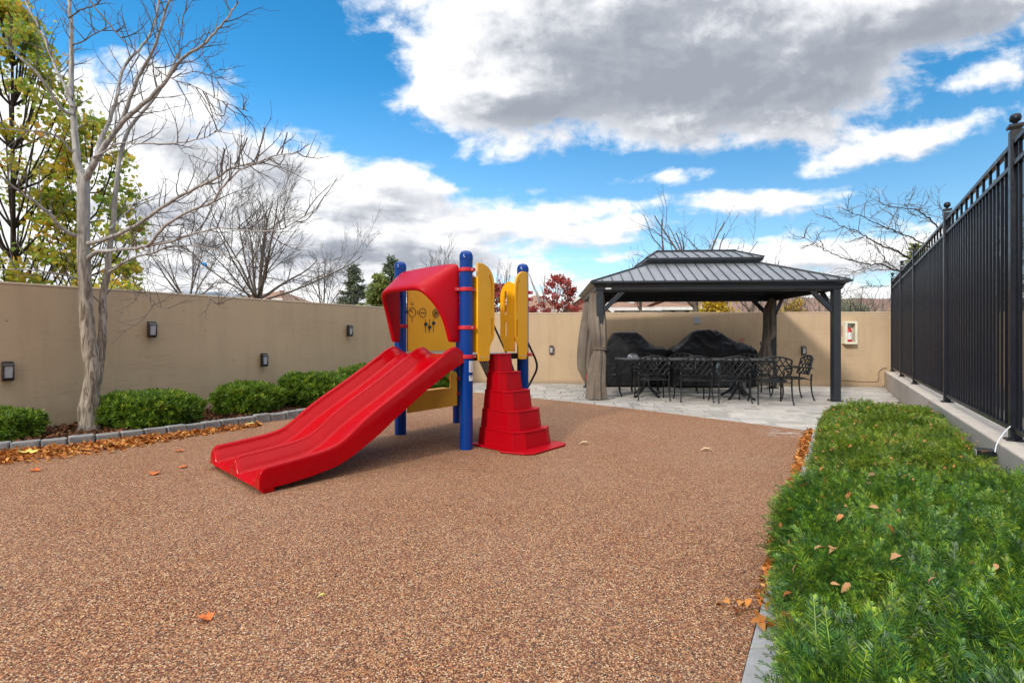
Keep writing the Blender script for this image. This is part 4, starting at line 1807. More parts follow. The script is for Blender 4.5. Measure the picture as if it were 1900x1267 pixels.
def make_chair():
    t = bpy.data.objects.new('patio_chair', None)
    COL.objects.link(t)
    tag(t, 'x', 'chair', 'cast metal lattice chairs round the dining table')
    SZ = .405

    def seat_pt(u, v):       # u -1..1 across, v -1..1 back->front
        w = .262 - .02 * (v < 0) * (-v)
        return Vector((u * w, v * .225 + .02, SZ + .012 * (u * u) - .010 * (1 - v * v)))
    b = MB()
    rim = []
    for i in range(33):
        a = 2 * PI * i / 32
        c_, s_ = math.cos(a), math.sin(a)
        k = (abs(c_) ** 4 + abs(s_) ** 4) ** -.25
        rim.append(seat_pt(c_ * k, s_ * k))
    b.tube(rim, .014, 6, cap=False)
    for o in np.linspace(-1.5, 1.5, 8):
        for sg in (-1, 1):
            pts = []
            for q in np.linspace(-1, 1, 9):
                u = sg * q * 1.0 + o * .5
                v = q - o * .5
                if abs(u) <= .98 and abs(v) <= .98:
                    pts.append(seat_pt(u, v) - Vector((0, 0, .004)))
            if len(pts) > 1:
                b.tube(pts, .013, 5)
    b.build('seat', M['cast'], t)

    def back_pt(u, v):
        h = .485 + v * (.285 + .065 * (1 - u * u))
        return Vector((u * (.272 - .010 * v), -.225 - .075 * v + .045 * u * u - .03, h))
    b = MB()
    fr = [back_pt(-1, v) for v in np.linspace(0, 1, 6)] + [back_pt(u, 1) for u in np.linspace(-.9, .9, 11)] + [back_pt(1, v) for v in np.linspace(1, 0, 6)]
    b.tube(fr, .0145, 7)
    b.tube([back_pt(u, 0) for u in np.linspace(-1, 1, 11)], .010, 6)
    bk = b.build('backrest', M['cast'], t)
    b = MB()
    for k in range(-4, 6):
        for sg in (-1, 1):
            pts = []
            for q in np.linspace(0, 1, 8):
                u = sg * (-1 + .4 * k + q * .9)
                if abs(u) <= 1.0:
                    w = back_pt(u, q)
                    w.y += .004 * math.sin(q * 14 + k) * sg
                    pts.append(w)
            if len(pts) > 1:
                b.tube(pts, .0110, 5)
    b.build('lattice', M['cast'], bk)
    for sx in (-1, 1):
        b = MB()
        pts = [Vector((sx * .272, -.262, .50)), Vector((sx * .270, -.255, .42)), Vector((sx * .272, -.25, .30)), Vector((sx * .277, -.27, .12)), Vector((sx * .288, -.305, .0))]
        b.tube(spline(pts, 10), [.016, .016, .017, .016, .015, .014, .013, .013, .014, .016], 8)
        b.build('leg', M['cast'], t)
        b = MB()
        pts = [Vector((sx * .262, .215, .41)), Vector((sx * .277, .245, .33)), Vector((sx * .27, .225, .2)), Vector((sx * .272, .235, .08)), Vector((sx * .282, .27, .0))]
        b.tube(spline(pts, 10), [.018, .02, .019, .016, .014, .013, .012, .012, .014, .017], 8)
        b.build('leg', M['cast'], t)
        b = MB()
        pts = [Vector((sx * .268, -.285, .60)), Vector((sx * .302, -.16, .618)), Vector((sx * .315, .02, .618)), Vector((sx * .31, .15, .605)), Vector((sx * .30, .185, .57)), Vector((sx * .292, .13, .54)), Vector((sx * .286, .15, .47)), Vector((sx * .266, .19, .41))]
        b.tube(spline(pts, 18), .0125, 7)
        b.build('armrest', M['cast'], t)
    b = MB()
    b.tube([Vector((-.272, -.25, .39)), Vector((.272, -.25, .39))], .010, 6)
    b.build('stretcher', M['cast'], t)
    for sx in (-1, 1):
        for v in (.12, .72):
            b = MB()
            p = back_pt(sx, v)
            b.tube([p + Vector((0, -.013, 0)), p + Vector((0, -.019, 0))], .008, 8)
            b.build('rivet', M['steel'], bk)
    return t


chair = make_chair()
spots = [   # back-leg line centre, facing
    (Vector((2.62, 8.93, 0)), TA + R(7), 'near-side lattice chair with its back to the viewer, next to the curtained post'),
    (Vector((3.33, 8.72, 0)), TA + R(8), 'second near-side lattice chair from the curtained post'),
    (Vector((3.94, 8.55, 0)), TA + R(9), 'third near-side lattice chair from the curtained post'),
    (Vector((4.55, 8.36, 0)), TA + R(4), 'fourth near-side lattice chair, nearest the viewer and the bare gazebo post'),
    (Vector((2.98, 10.93, 0)), TA + R(180), 'black lattice chair across the table in front of the left covered grill'),
    (Vector((3.78, 10.76, 0)), TA + R(176), 'black lattice chair across the table in front of the right covered grill\'s left side'),
    (Vector((5.10, 10.52, 0)), TA + R(184), 'black lattice chair across the table beside the back right tied curtain'),
]
for i, (p, a, lab) in enumerate(spots):
    f = Vector((-math.sin(a), math.cos(a), 0))
    loc = p + f * .30
    if i == 0:
        chair.location = loc
        chair.rotation_euler = (0, 0, a)
        chair['label'] = lab
    else:
        copy_tree(chair, loc, a, lab)
copy_tree(chair, Vector((5.33, 9.28, 0)), R(80), 'black lattice chair at the right head of the table, facing left beside the bare post')
copy_tree(chair, Vector((1.98, 10.0, 0)), R(-100), 'black lattice chair at the left head of the table, half hidden by the bunched curtain')

# small things on and under the table
nh = empty('napkin_holder', tc_ + tw_ * -1.12 + tn_ * .1 + Vector((0, 0, TZ)), 'small silver wire napkin holder on the left end of the table', 'napkin holder')
for k, dy in enumerate((-.03, .03)):
    b = MB()
    for r in (.10, .066, .033):
        b.tube([Vector((r * math.cos(R(a)), dy, .006 + r * .78 * math.sin(R(a)))) for a in range(0, 181, 15)], .0055, 6)
    for a in (45, 90, 135):
        b.tube([Vector((.02 * math.cos(R(a)), dy, .02)), Vector((.1 * math.cos(R(a)), dy, .006 + .078 * math.sin(R(a))))], .004, 5)
    b.build('wire_side', M['steel'], nh)
b = MB()
b.box((0, 0, .004), (.20, .07, .008))
b.build('base', M['steel'], nh, bevel=.002)

bin_ = empty('storage_box', ppt(1369, 728, 10.3) * 1.0, 'light grey plastic box with a lid standing under the table', 'box')
bin_.location.z = 0
b = MB()
b.prism([(-.13, -.11), (.13, -.11), (.13, .11), (-.13, .11)], 0.004, .25)
b.build('body', M['greybin'], bin_, bevel=.012)
b = MB()
b.box((0, 0, .262), (.285, .245, .022))
b.build('lid', M['greybin'], bin_, bevel=.006)

b = MB()       # folded cushion cloth over a chair arm
pth = [ppt(1334, 672, 8.95), ppt(1332, 682, 8.93), ppt(1333, 694, 8.95), ppt(1337, 704, 8.97)]
b.tube(spline(pth, 10), [.012, .03, .04, .045, .046, .044, .04, .032, .022, .01], 12)
bag = b.build('folded_cloth', simple('slate_cloth', (.05, .075, .09), .8))
tag(bag, 'small slate blue cloth hung between the second and third near chairs', 'cloth')


# ------------------------------------------------------------------ covered grills
def grill_cover(name, x0, x1, prof, yf, yb, seed, label, amp, group='covered grills against the back wall'):
    """prof: (u, height) along the width"""
    nu, nv = 90, 96
    grid = []
    for i in range(nu):
        u = i / (nu - 1)
        H = sum(interp(prof, u + o) for o in (-.008, 0, .008)) / 3
        X = x0 + (x1 - x0) * u
        hump = max(0, (H - .92) / .45)
        zb_ = .03
        pr = [(yf, zb_), (yf - .02, .35), (yf + .00, .72), (yf + .01, min(.90, H * .93)), (yf + .05 + .12 * hump, min(H * .97, .90 + (H - .90) * .55 if H > .9 else H * .97)), (yf + .13 + .12 * hump, H), (yf + .42, H * 1.0), (yb, H * .93), (yb + .01, .5), (yb, zb_)]
        L = [0]
        for a, c in zip(pr, pr[1:]):
            L.append(L[-1] + math.dist(a, c))
        col = []
        for j in range(nv):
            s = L[-1] * j / (nv - 1)
            k = next((q for q in range(len(L) - 1) if L[q + 1] >= s - 1e-9), len(L) - 2)
            t = (s - L[k]) / (L[k + 1] - L[k])
            y, z = pr[k][0] + (pr[k + 1][0] - pr[k][0]) * t, pr[k][1] + (pr[k + 1][1] - pr[k][1]) * t
            p = Vector((X, y, z))
            q = Vector((X * 2.2, y * 2.6, z * .9 + seed))
            w = mnoise.fractal(q * 1.6, 1.0, 2.1, 4) * .010 * amp
            fold = 1 - abs(mnoise.noise(Vector((X * 3.3 + z * 1.6, z * 2.2 + seed, y * 2)))) * 2
            fold2 = 1 - abs(mnoise.noise(Vector((X * 5 - z * 4, z * 3 + seed * 2, y * 3)))) * 2
            w += (.020 * max(0, fold) ** 4 + .022 * max(0, fold2) ** 7) * amp
            p.y -= w * (1.0 if z < H * .96 else .3)
            p.z += w * (.9 if z > H * .8 else .1)
            if z < .2:
                p.y -= .012 * math.sin(X * 26) * (1 - z / .2)
            col.append(p)
        grid.append(col)
    # gathered ends
    b = MB()
    b.loft([[tuple(q) for q in col] for col in grid], closed=True, caps=True)
    # rotate to lie along the back wall
    g = b.build(name, M['cover'])
    tag(g, label, 'covered grill', group)
    return g


for nm, x0, x1, prof, sd, lab in (
        ('covered_grill', 2.12, 3.72, [(0, .90), (.02, .98), (.10, 1.02), (.17, 1.16), (.24, 1.315), (.30, 1.325), (.58, 1.325), (.66, 1.24), (.76, 1.05), (.84, .99), (.98, .96), (1, .93)], 3, 'grill under a smooth black cover, to the left against the back wall'),
        ('covered_grill', 3.80, 5.78, [(0, .88), (.03, .95), (.12, 1.02), (.20, 1.18), (.27, 1.30), (.33, 1.36), (.50, 1.365), (.58, 1.345), (.66, 1.22), (.74, 1.12), (.88, 1.04), (.97, .98), (1, .90)], 9, 'wider grill under a crumpled black cover, below the small wall notice')):
    yw = lambda X: CORNER.y + (BW1.y - CORNER.y) * (X - CORNER.x) / (BW1.x - CORNER.x)
    ym = yw((x0 + x1) / 2)
    grill_cover(nm, x0, x1, prof, ym - .84, ym - .16, sd, lab, .45 if sd == 3 else 1.0)

# ------------------------------------------------------------------ wall lamps
WA = math.atan2(LWD.y, LWD.x)
BA = math.atan2((BW1 - CORNER).y, (BW1 - CORNER).x)


def make_lamp():
    t = bpy.data.objects.new('wall_lamp', None)
    COL.objects.link(t)
    tag(t, 'x', 'wall lamp', 'black wedge lamps on the concrete walls')
    w, h = .047, .113
    b = MB()   # body: back plate and wedge, local -Y points into the yard
    b.prism([(-w, .0), (-w, -.03), (w, -.03), (w, .0)], -h, h)
    # hooded top and chin
    side = [(-.03, h), (-.075, h - .022), (-.095, h - .048), (-.088, h - .052), (-.03, h - .052)]
    rings = [[(sx * w, y, z) for y, z in side] for sx in (-1, 1)]
    b.loft(rings, smooth=False)
    side = [(-.03, -h), (-.062, -h + .004), (-.068, -h + .035), (-.03, -h + .035)]
    b.loft([[(sx * w, y, z) for y, z in side] for sx in (-1, 1)], smooth=False)
    for sx in (-1, 1):
        b.box((sx * (w - .006), -.055, -.008), (.012, .05, h * 1.4))
    b.build('housing', M['black'], t, bevel=.003)
    b = MB()
    b.loft([[(sx * (w - .013), y, z) for y, z in ((-.031, h - .053), (-.080, h - .053), (-.064, -h + .036), (-.031, -h + .036))] for sx in (-1, 1)], smooth=False)
    b.build('lens', M['lens'], t, bevel=.003)
    return t


lamp = make_lamp()
first = True
for px, py, wl, lab in ((13, 688, 0, 'wall lamp left of the tree trunk at the left edge of the photo'), (280, 611, 0, 'wall lamp high on the left wall, just right of the double tree trunk'),
                        (488, 667, 0, 'low wall lamp on the left wall above the pair of clipped shrubs'), (647, 613, 0, 'high wall lamp on the left wall beside the red slide hood'),
                        (1023, 648.5, 1, 'wall lamp on the back wall between the playground and the gazebo'), (1490, 650, 1, 'wall lamp on the back wall above the right end chair')):
    p = left_wall_at(px) if wl == 0 else back_wall_at(px)
    z = EYE - (py - 633) / F * p.y
    rz = WA if wl == 0 else BA
    loc = Vector((p.x, p.y, z))
    if first:
        lamp.location = loc
        lamp.rotation_euler = (0, 0, rz)
        lamp['label'] = lab
        first = False
    else:
        copy_tree(lamp, loc, rz, lab)

# ------------------------------------------------------------------ fittings on the back wall


def bw(px, py, out=0.):
    p = back_wall_at(px)
    d = (BW1 - CORNER).normalized()
    n = Vector((d.y, -d.x))
    q = p + n * out
    return Vector((q.x, q.y, EYE - (py - 633) / F * p.y))


# fire extinguisher cabinet (local frame, -Y into the yard)
fx = empty('extinguisher_cabinet', bw(1572, 617), 'cream plastic fire extinguisher cabinet on the back wall right of the gazebo post', 'cabinet', rz=BA)
w, h, dp = .135, .27, .17
b = MB()
for sx in (-1, 1):
    b.box((sx * (w - .014), -dp / 2, 0), (.028, dp, 2 * h))
for sz in (-1, 1):
    b.box((0, -dp / 2, sz * (h - .014)), (2 * w - .056, dp, .028))
b.box((0, -.012, 0), (2 * w - .056, .02, 2 * h - .056))
b.build('case', M['clear'], fx, bevel=.008)
b = MB()
for sx in (-1, 1):
    b.box((sx * (w - .024), -dp - .008, 0), (.05, .014, 2 * h + .008))
for sz in (-1, 1):
    b.box((0, -dp - .008, sz * (h - .022)), (2 * w - .098, .014, .052))
b.build('door_frame', M['clear'], fx, bevel=.004)
b = MB()
for i in range(7):
    b.box((-w - .001, -.04 - .0 * i, .16 - i * .04), (.002, .05, .022 if i % 2 else .012))
b.build('warning_text', M['red_ext'], fx)
ex = empty('fire_extinguisher', bw(1571, 621, .09) + Vector((0, 0, -.17)), 'red fire extinguisher with a white label inside the cream cabinet', 'fire extinguisher', rz=BA)
b = MB()
b.lathe([(.058, 0), (.064, .015), (.064, .27), (.05, .31), (.022, .335), (.018, .35)], (0, 0, 0), 24)
b.build('cylinder', M['red_ext'], ex)
b = MB()
b.loft([[(.0655 * math.cos(R(a)), .0655 * math.sin(R(a)), z) for a in range(190, 351, 10)] for z in (.06, .235)], closed=False, caps=False)
b.build('label', M['white'], ex)
b = MB()
b.box((0, 0, .365), (.03, .03, .03))
b.beam((0, 0, .38), (.075, -.01, .40), .02, .008)
b.beam((0, 0, .395), (.075, -.01, .425), .02, .008)
b.build('handle', M['steel'], ex)
b = MB()
b.tube(spline([(-.01, 0, .36), (-.05, -.02, .37), (-.075, -.03, .3), (-.07, -.03, .15)], 10), .009, 8)
b.build('hose', M['black'], ex)

sg = empty('notice_plate', bw(1293, 593.5, .006), 'small grey notice plate high on the back wall under the gazebo', 'notice', rz=BA)
b = MB()
b.box((0, 0, 0), (.165, .008, .165))
b.build('plate', M['lens'], sg, bevel=.002)
b = MB()
for i in range(5):
    ww = (.09, .12, .11, .12, .08)[i]
    b.box((0, -.0052, .055 - i * .027), (ww, .002, .011 if i == 0 else .006))
b.build('print', simple('faded_print', (.25, .3, .38), .6), sg)

rs = empty('red_sticker', bw(1376, 629.5, .003), 'small red sticker with white lettering on the shaded back wall', 'sticker', rz=BA)
b = MB()
b.box((0, 0, 0), (.13, .003, .052))
b.build('backing', M['red_ext'], rs)
b = MB()
b.lathe([(.0, -.0)], (0, 0, 0), 3, cap=False)
b = MB()
b.box((-.043, -.0025, 0), (.024, .002, .024))
for i in range(4):
    b.box((-.012 + i * .019, -.0025, .002), (.012, .002, .018))
b.build('lettering', M['white'], rs)

for px, lab in ((1443, 'short dark weep mark on the back wall, nearer the tied curtain'), (1458, 'short dark weep mark on the back wall, nearer the wall lamp')):
    b = MB()
    p = bw(px, 640.5, .002)
    b.box((0, 0, 0), (.012, .004, .05), BA)
    o = b.build('anchor_scar', M['cable'], None, loc=p)
    tag(o, lab, 'wall scar')

b = MB()
pts = [bw(1557, 704.5, .012), bw(1580, 706, .012), bw(1600, 707.5, .012), bw(1618, 707.5, .012), bw(1628, 707, .012), bw(1630, 700, .015), bw(1630, 690, .02), bw(1634, 684.5, .03), bw(1640, 682, .03), bw(1645, 682.5, .02)]
b.tube(spline(pts, 60), .0075, 6)
tag(b.build('wall_cable', M['cable']), 'thin brown cable run along the foot of the back wall', 'cable')
for k, (x0_, y0_, x1_, y1_) in enumerate(((1630, 716.5, 1643, 696), (1634, 717, 1641, 700))):
    b = MB()
    a, c = bw(x0_, y0_, .10), bw(x1_, y1_, .02)
    a.z = .015
    b.beam(a, c, .022, .012)
    tag(b.build('wood_stake', M['wood']), ('taller' if k == 0 else 'shorter') + ' wooden stake leaning in the back right corner', 'stake')

# floodlights on the parapet face
for px, py, lab in ((1752, 773, 'black floodlight on the parapet face, the farther of the two'), (1848, 842, 'black floodlight on the parapet face with a white wire rising from it')):
    k = (px - 950) / F
    Y = 1.14 / (k - .67)
    loc = Vector((par_x(Y) - .01, Y, EYE - (py - 633) / F * Y))
    fl = empty('floodlight', loc, lab, 'floodlight', 'black floodlights on the parapet')
    nrm = Vector((-1, .67, 0)).normalized()
    ang = math.atan2(nrm.y, nrm.x)
    b = MB()
    b.box((nrm * .05).to_tuple(), (.10, .085, .065), ang)
    b.build('housing', M['black'], fl, bevel=.006)
    b = MB()
    b.box((nrm * .102).to_tuple(), (.006, .07, .05), ang)
    b.build('glass', M['lens'], fl, bevel=.002)
    b = MB()
    b.tube([(nrm * -.01).to_tuple(), (nrm * .02 + Vector((0, 0, .02))).to_tuple()], .012, 8)
    b.build('bracket', M['black'], fl)
b = MB()
Yw = 1.14 / ((1848 - 950) / F - .67)
b.tube(spline([ppt(1846, 838, 3.38), ppt(1850, 822, 3.40), ppt(1862, 803, 3.45), ppt(1876, 789, 3.5), ppt(1884, 782, 3.53), ppt(1894, 781, 3.55)], 30), .004, 6)
tag(b.build('white_wire', M['whitewire']), 'white wire rising from the nearer floodlight to the fence', 'wire')


# ------------------------------------------------------------------ vegetation
def rvec(rg):
    while True:
        v = Vector((rg.uniform(-1, 1), rg.uniform(-1, 1), rg.uniform(-1, 1)))
        if .05 < v.length < 1:
            return v.normalized()


def grow(b, p, d, L, r, lvl, rg, nchild=4, spread=.6, up=.12, wig=.12, ratio=.6, rr_=.55, sides=5, tips=None, minr=.0035, nseg=5, thin=None, base=.25):
    """recursive branch; thin = builder for fine twigs"""
    p = Vector(p)
    d = Vector(d).normalized()
    pts, rads = [p.copy()], [r]
    kids = []
    for i in range(nseg):
        d = (d + rvec(rg) * wig + Vector((0, 0, up))).normalized()
        p = p + d * (L / nseg)
        pts.append(p.copy())
        rads.append(max(minr * .7, r * (1 - .72 * (i + 1) / nseg)))
    tgt = thin if (thin is not None and r < .016) else b
    tgt.tube(pts, rads, max(3, sides if r > .02 else (4 if r > .008 else 3)), cap=False)
    if lvl <= 0:
        if tips is not None:
            tips.append((pts[-1], d.copy()))
            tips.append((pts[len(pts) // 2], d.copy()))
        return
    for k in range(nchild):
        t = base + (1 - base) * (k + rg.random() * .8) / nchild
        t = min(t, .98)
        i = min(int(t * nseg), nseg - 1)
        q = pts[i].lerp(pts[i + 1], t * nseg - i)
        dd = (pts[i + 1] - pts[i]).normalized()
        ax = dd.orthogonal().normalized()
        ax.rotate(Matrix.Rotation(rg.uniform(0, 2 * PI), 3, dd))
        nd = (dd + ax * spread * rg.uniform(.7, 1.3)).normalized()
        rk = max(minr, r * (1 - .72 * t) * rr_ * rg.uniform(.8, 1.15))
        grow(b, q, nd, L * ratio * rg.uniform(.7, 1.2) * (1.1 - .4 * t), rk, lvl - 1, rg, nchild, spread, up, wig, ratio, rr_, sides, tips, minr, max(3, nseg - 1), thin, base)


def limb(b, pts, r0, r1, n=None, sides=8, wob=.012, rg=random):
    n = n or max(8, len(pts) * 4)
    sp = spline(pts, n)
    for i in range(1, n - 1):
        sp[i] += rvec(rg) * wob
    b.tube(sp, [r0 + (r1 - r0) * (i / (n - 1)) ** .8 for i in range(n)], sides, cap=True)
    return sp


# leaf templates (flat outlines in xy, slightly curled in z)
T_DIAMOND = np.array([[0, 0, 0], [.5, .5, .12], [0, 1, 0], [-.5, .5, .12]], dtype=np.float64)
T_LANCE = np.array([[0, 0, 0], [.16, .25, .10], [.17, .6, .12], [0, 1, -.05], [-.17, .6, .12], [-.16, .25, .10]], dtype=np.float64)
T_MAPLE = np.array([[0, 0, 0], [.22, .12, .02], [.5, .25, .1], [.33, .5, .03], [.42, .8, .1], [.15, .7, 0], [0, 1, .08], [-.15, .7, 0], [-.42, .8, .1], [-.33, .5, .03], [-.5, .25, .1], [-.22, .12, .02]], dtype=np.float64)


def leaves(name, P, size, mat, parent, template, up=.3, rng=RNG, var=.35, aspect=1.0, flat=None, droop=None):
    P = np.asarray(P)
    n = len(P)
    nr = rng.normal(size=(n, 3))
    nr /= np.linalg.norm(nr, axis=1, keepdims=True)
    nr[:, 2] += up
    if flat is not None:
        nr = nr * flat + np.array([0, 0, 1.0])
    Rm = np_frames(nr, rng.uniform(0, 2 * PI, n))
    S = size * (1 + rng.uniform(-var, var, n))
    t = template * np.array([aspect, 1, 1])
    return np_mesh(name, scatter(t, P, Rm, S), len(template), mat, parent)


def blob_shell(c, rad, name, parent, mat, seed, amp=.16, sub=3, squash_bottom=True, p=2.6):
    bm = bmesh.new()
    bmesh.ops.create_icosphere(bm, subdivisions=sub, radius=1)
    for v in bm.verts:
        d = v.co.normalized()
        k = (abs(d.x) ** p + abs(d.y) ** p + abs(d.z) ** p) ** (-1 / p)
        q = d * k
        f = 1 + amp * mnoise.noise(d * 2.2 + Vector((seed, 0, 0)))
        v.co = Vector((q.x * rad[0] * f, q.y * rad[1] * f, q.z * rad[2] * f)) + Vector(c)
    me = bpy.data.meshes.new(name)
    bm.to_mesh(me)
    bm.free()
    o = origin_of(parent)
    for v in me.vertices:
        v.co -= o
    me.materials.append(mat)
    ob = bpy.data.objects.new(name, me)
    COL.objects.link(ob)
    ob.parent = parent
    return ob


# sprig templates -------------------------------------------------
def needle_sprig(nn=26, length=.115, nl=.024, nw=.0033, rg=random.Random(2)):
    """flat two-ranked yew spray along +y; quads"""
    q = []
    for i in range(nn):
        t = (i + .5) / nn
        y = length * t
        k = nl * (1 - .55 * max(0, t - .45) / .55) * (.65 + .35 * min(1, t * 6))
        for sg in (-1, 1):
            ang = R(68 - 30 * t + rg.uniform(-9, 9))
            dx, dy = math.sin(ang) * sg, math.cos(ang)
            lift = rg.uniform(-.15, .85)
            k *= rg.uniform(.8, 1.15)
            nx_, ny_ = -dy * sg, dx * sg
            a = np.array([0, y, .004 * math.sin(t * 3)])
            e = a + np.array([dx * k, dy * k, k * lift])
            m_ = (a + e) / 2
            wv = np.array([nx_ * nw / 2, ny_ * nw / 2, .0])
            q += [a - wv * .5, m_ + wv * -1.0, e, m_ + wv]
    # stem
    q += [np.array([-.0012, 0, 0]), np.array([.0012, 0, 0]), np.array([.0008, length, .002]), np.array([-.0008, length, .002])]
    return np.array(q)


def bushy_sprig(rg=random.Random(4), n=9, size=.03):
    """small upright cluster of short leaves"""
    q = []
    for i in range(n):
        t = i / n
        a = 2.4 * i
        el = R(25 + 45 * t)
        d = np.array([math.cos(a) * math.cos(el), math.sin(a) * math.cos(el), math.sin(el)])
        s = np.cross(d, [0, 0, 1.])
        s /= np.linalg.norm(s)
        o = np.array([0, 0, size * .6 * t])
        L = size * rg.uniform(.8, 1.15)
        w = L * .30
        q += [o, o + d * L * .5 + s * w * .5, o + d * L, o + d * L * .5 - s * w * .5]
    return np.array(q)


def small_shrub(px, top_py, Y, wx, wy, label, seed, X=None, n=1500, h=None):
    cx = (px - 950) / F * Y if X is None else X
    top_z = h or (EYE - (top_py - 633) / F * Y)
    root = empty('clipped_shrub', (cx, Y, .04), label, 'shrub', 'clipped shrubs in the left planting bed')
    rng = np.random.default_rng(seed)
    hz = (top_z - .04) / 2
    c = Vector((cx, Y, .04 + hz * .95))
    blob_shell(c, (wx * .84, wy * .84, hz * .84), 'shade_core', root, M['core'], seed)  # dark filler core, shade between the leaves painted as colour
    # surface points
    d = rng.normal(size=(n * 2, 3))
    d /= np.linalg.norm(d, axis=1, keepdims=True)
    d = d[(d[:, 2] > -.75)][:n]
    p_ = 2.7
    k = (np.abs(d) ** p_).sum(axis=1) ** (-1 / p_)
    f = np.array([1 + .20 * mnoise.noise(Vector(x) * 2.2 + Vector((seed, 0, 0))) + .07 * mnoise.noise(Vector(x) * 7 + Vector((seed, 3, 0))) for x in d])
    depth = rng.uniform(.82, 1.07, len(d))
    R3 = np.array([wx, wy, hz])
    P = d * (k * f * depth)[:, None] * R3 + np.array([c.x, c.y, c.z])
    nrm = d / R3 * .2 + rng.normal(size=d.shape) * .33
    nrm[:, 2] += .35
    Rm = np_frames(nrm, rng.uniform(0, 6.28, len(d)))
    S = rng.uniform(.8, 1.4, len(d)) * 1.5
    np_mesh('foliage', scatter(bushy_sprig(random.Random(seed), 10, .036), P, Rm, S), 4, M['box'], root)
    b = MB()
    rg = random.Random(seed)
    for i in range(14):
        a = rg.uniform(0, 6.28)
        e = Vector((cx + wx * .75 * math.cos(a), Y + wy * .75 * math.sin(a), .04 + hz * rg.uniform(.7, 1.5)))
        b.tube(spline([(cx + rg.uniform(-.05, .05), Y + rg.uniform(-.05, .05), .02), ((cx + e.x) / 2, (Y + e.y) / 2, .10 + hz * .3), e], 6), [.012, .01, .009, .007, .005, .004], 5)
    b.build('stems', M['bark2'], root, world=True)
    return root


small_shrub(0, 768, 5.22, .34, .30, 'clipped green shrub cut off by the left edge of the photo', 21, X=-5.58, n=1500)
small_shrub(272, 733, 6.12, .52, .36, 'broad rounded green shrub just right of the double tree trunk', 22, n=3300)
small_shrub(460, 714, 7.25, .40, .38, 'yellow-green clipped shrub left of a taller darker one, behind the end of the slide', 23, n=2300)
small_shrub(590, 696, 8.15, .54, .42, 'taller dark green shrub partly behind the middle of the slide', 24, n=2800)
small_shrub(688, 680, 9.1, .60, .45, 'green shrub whose top shows above the upper slide rail', 25, n=2000)
small_shrub(765, 684, 10.0, .5, .42, 'green shrub behind the blue posts beneath the platform, nearer the slide', 26, n=1500)
small_shrub(818, 686, 10.75, .5, .42, 'green shrub seen above the amber counter panel', 27, n=1500)


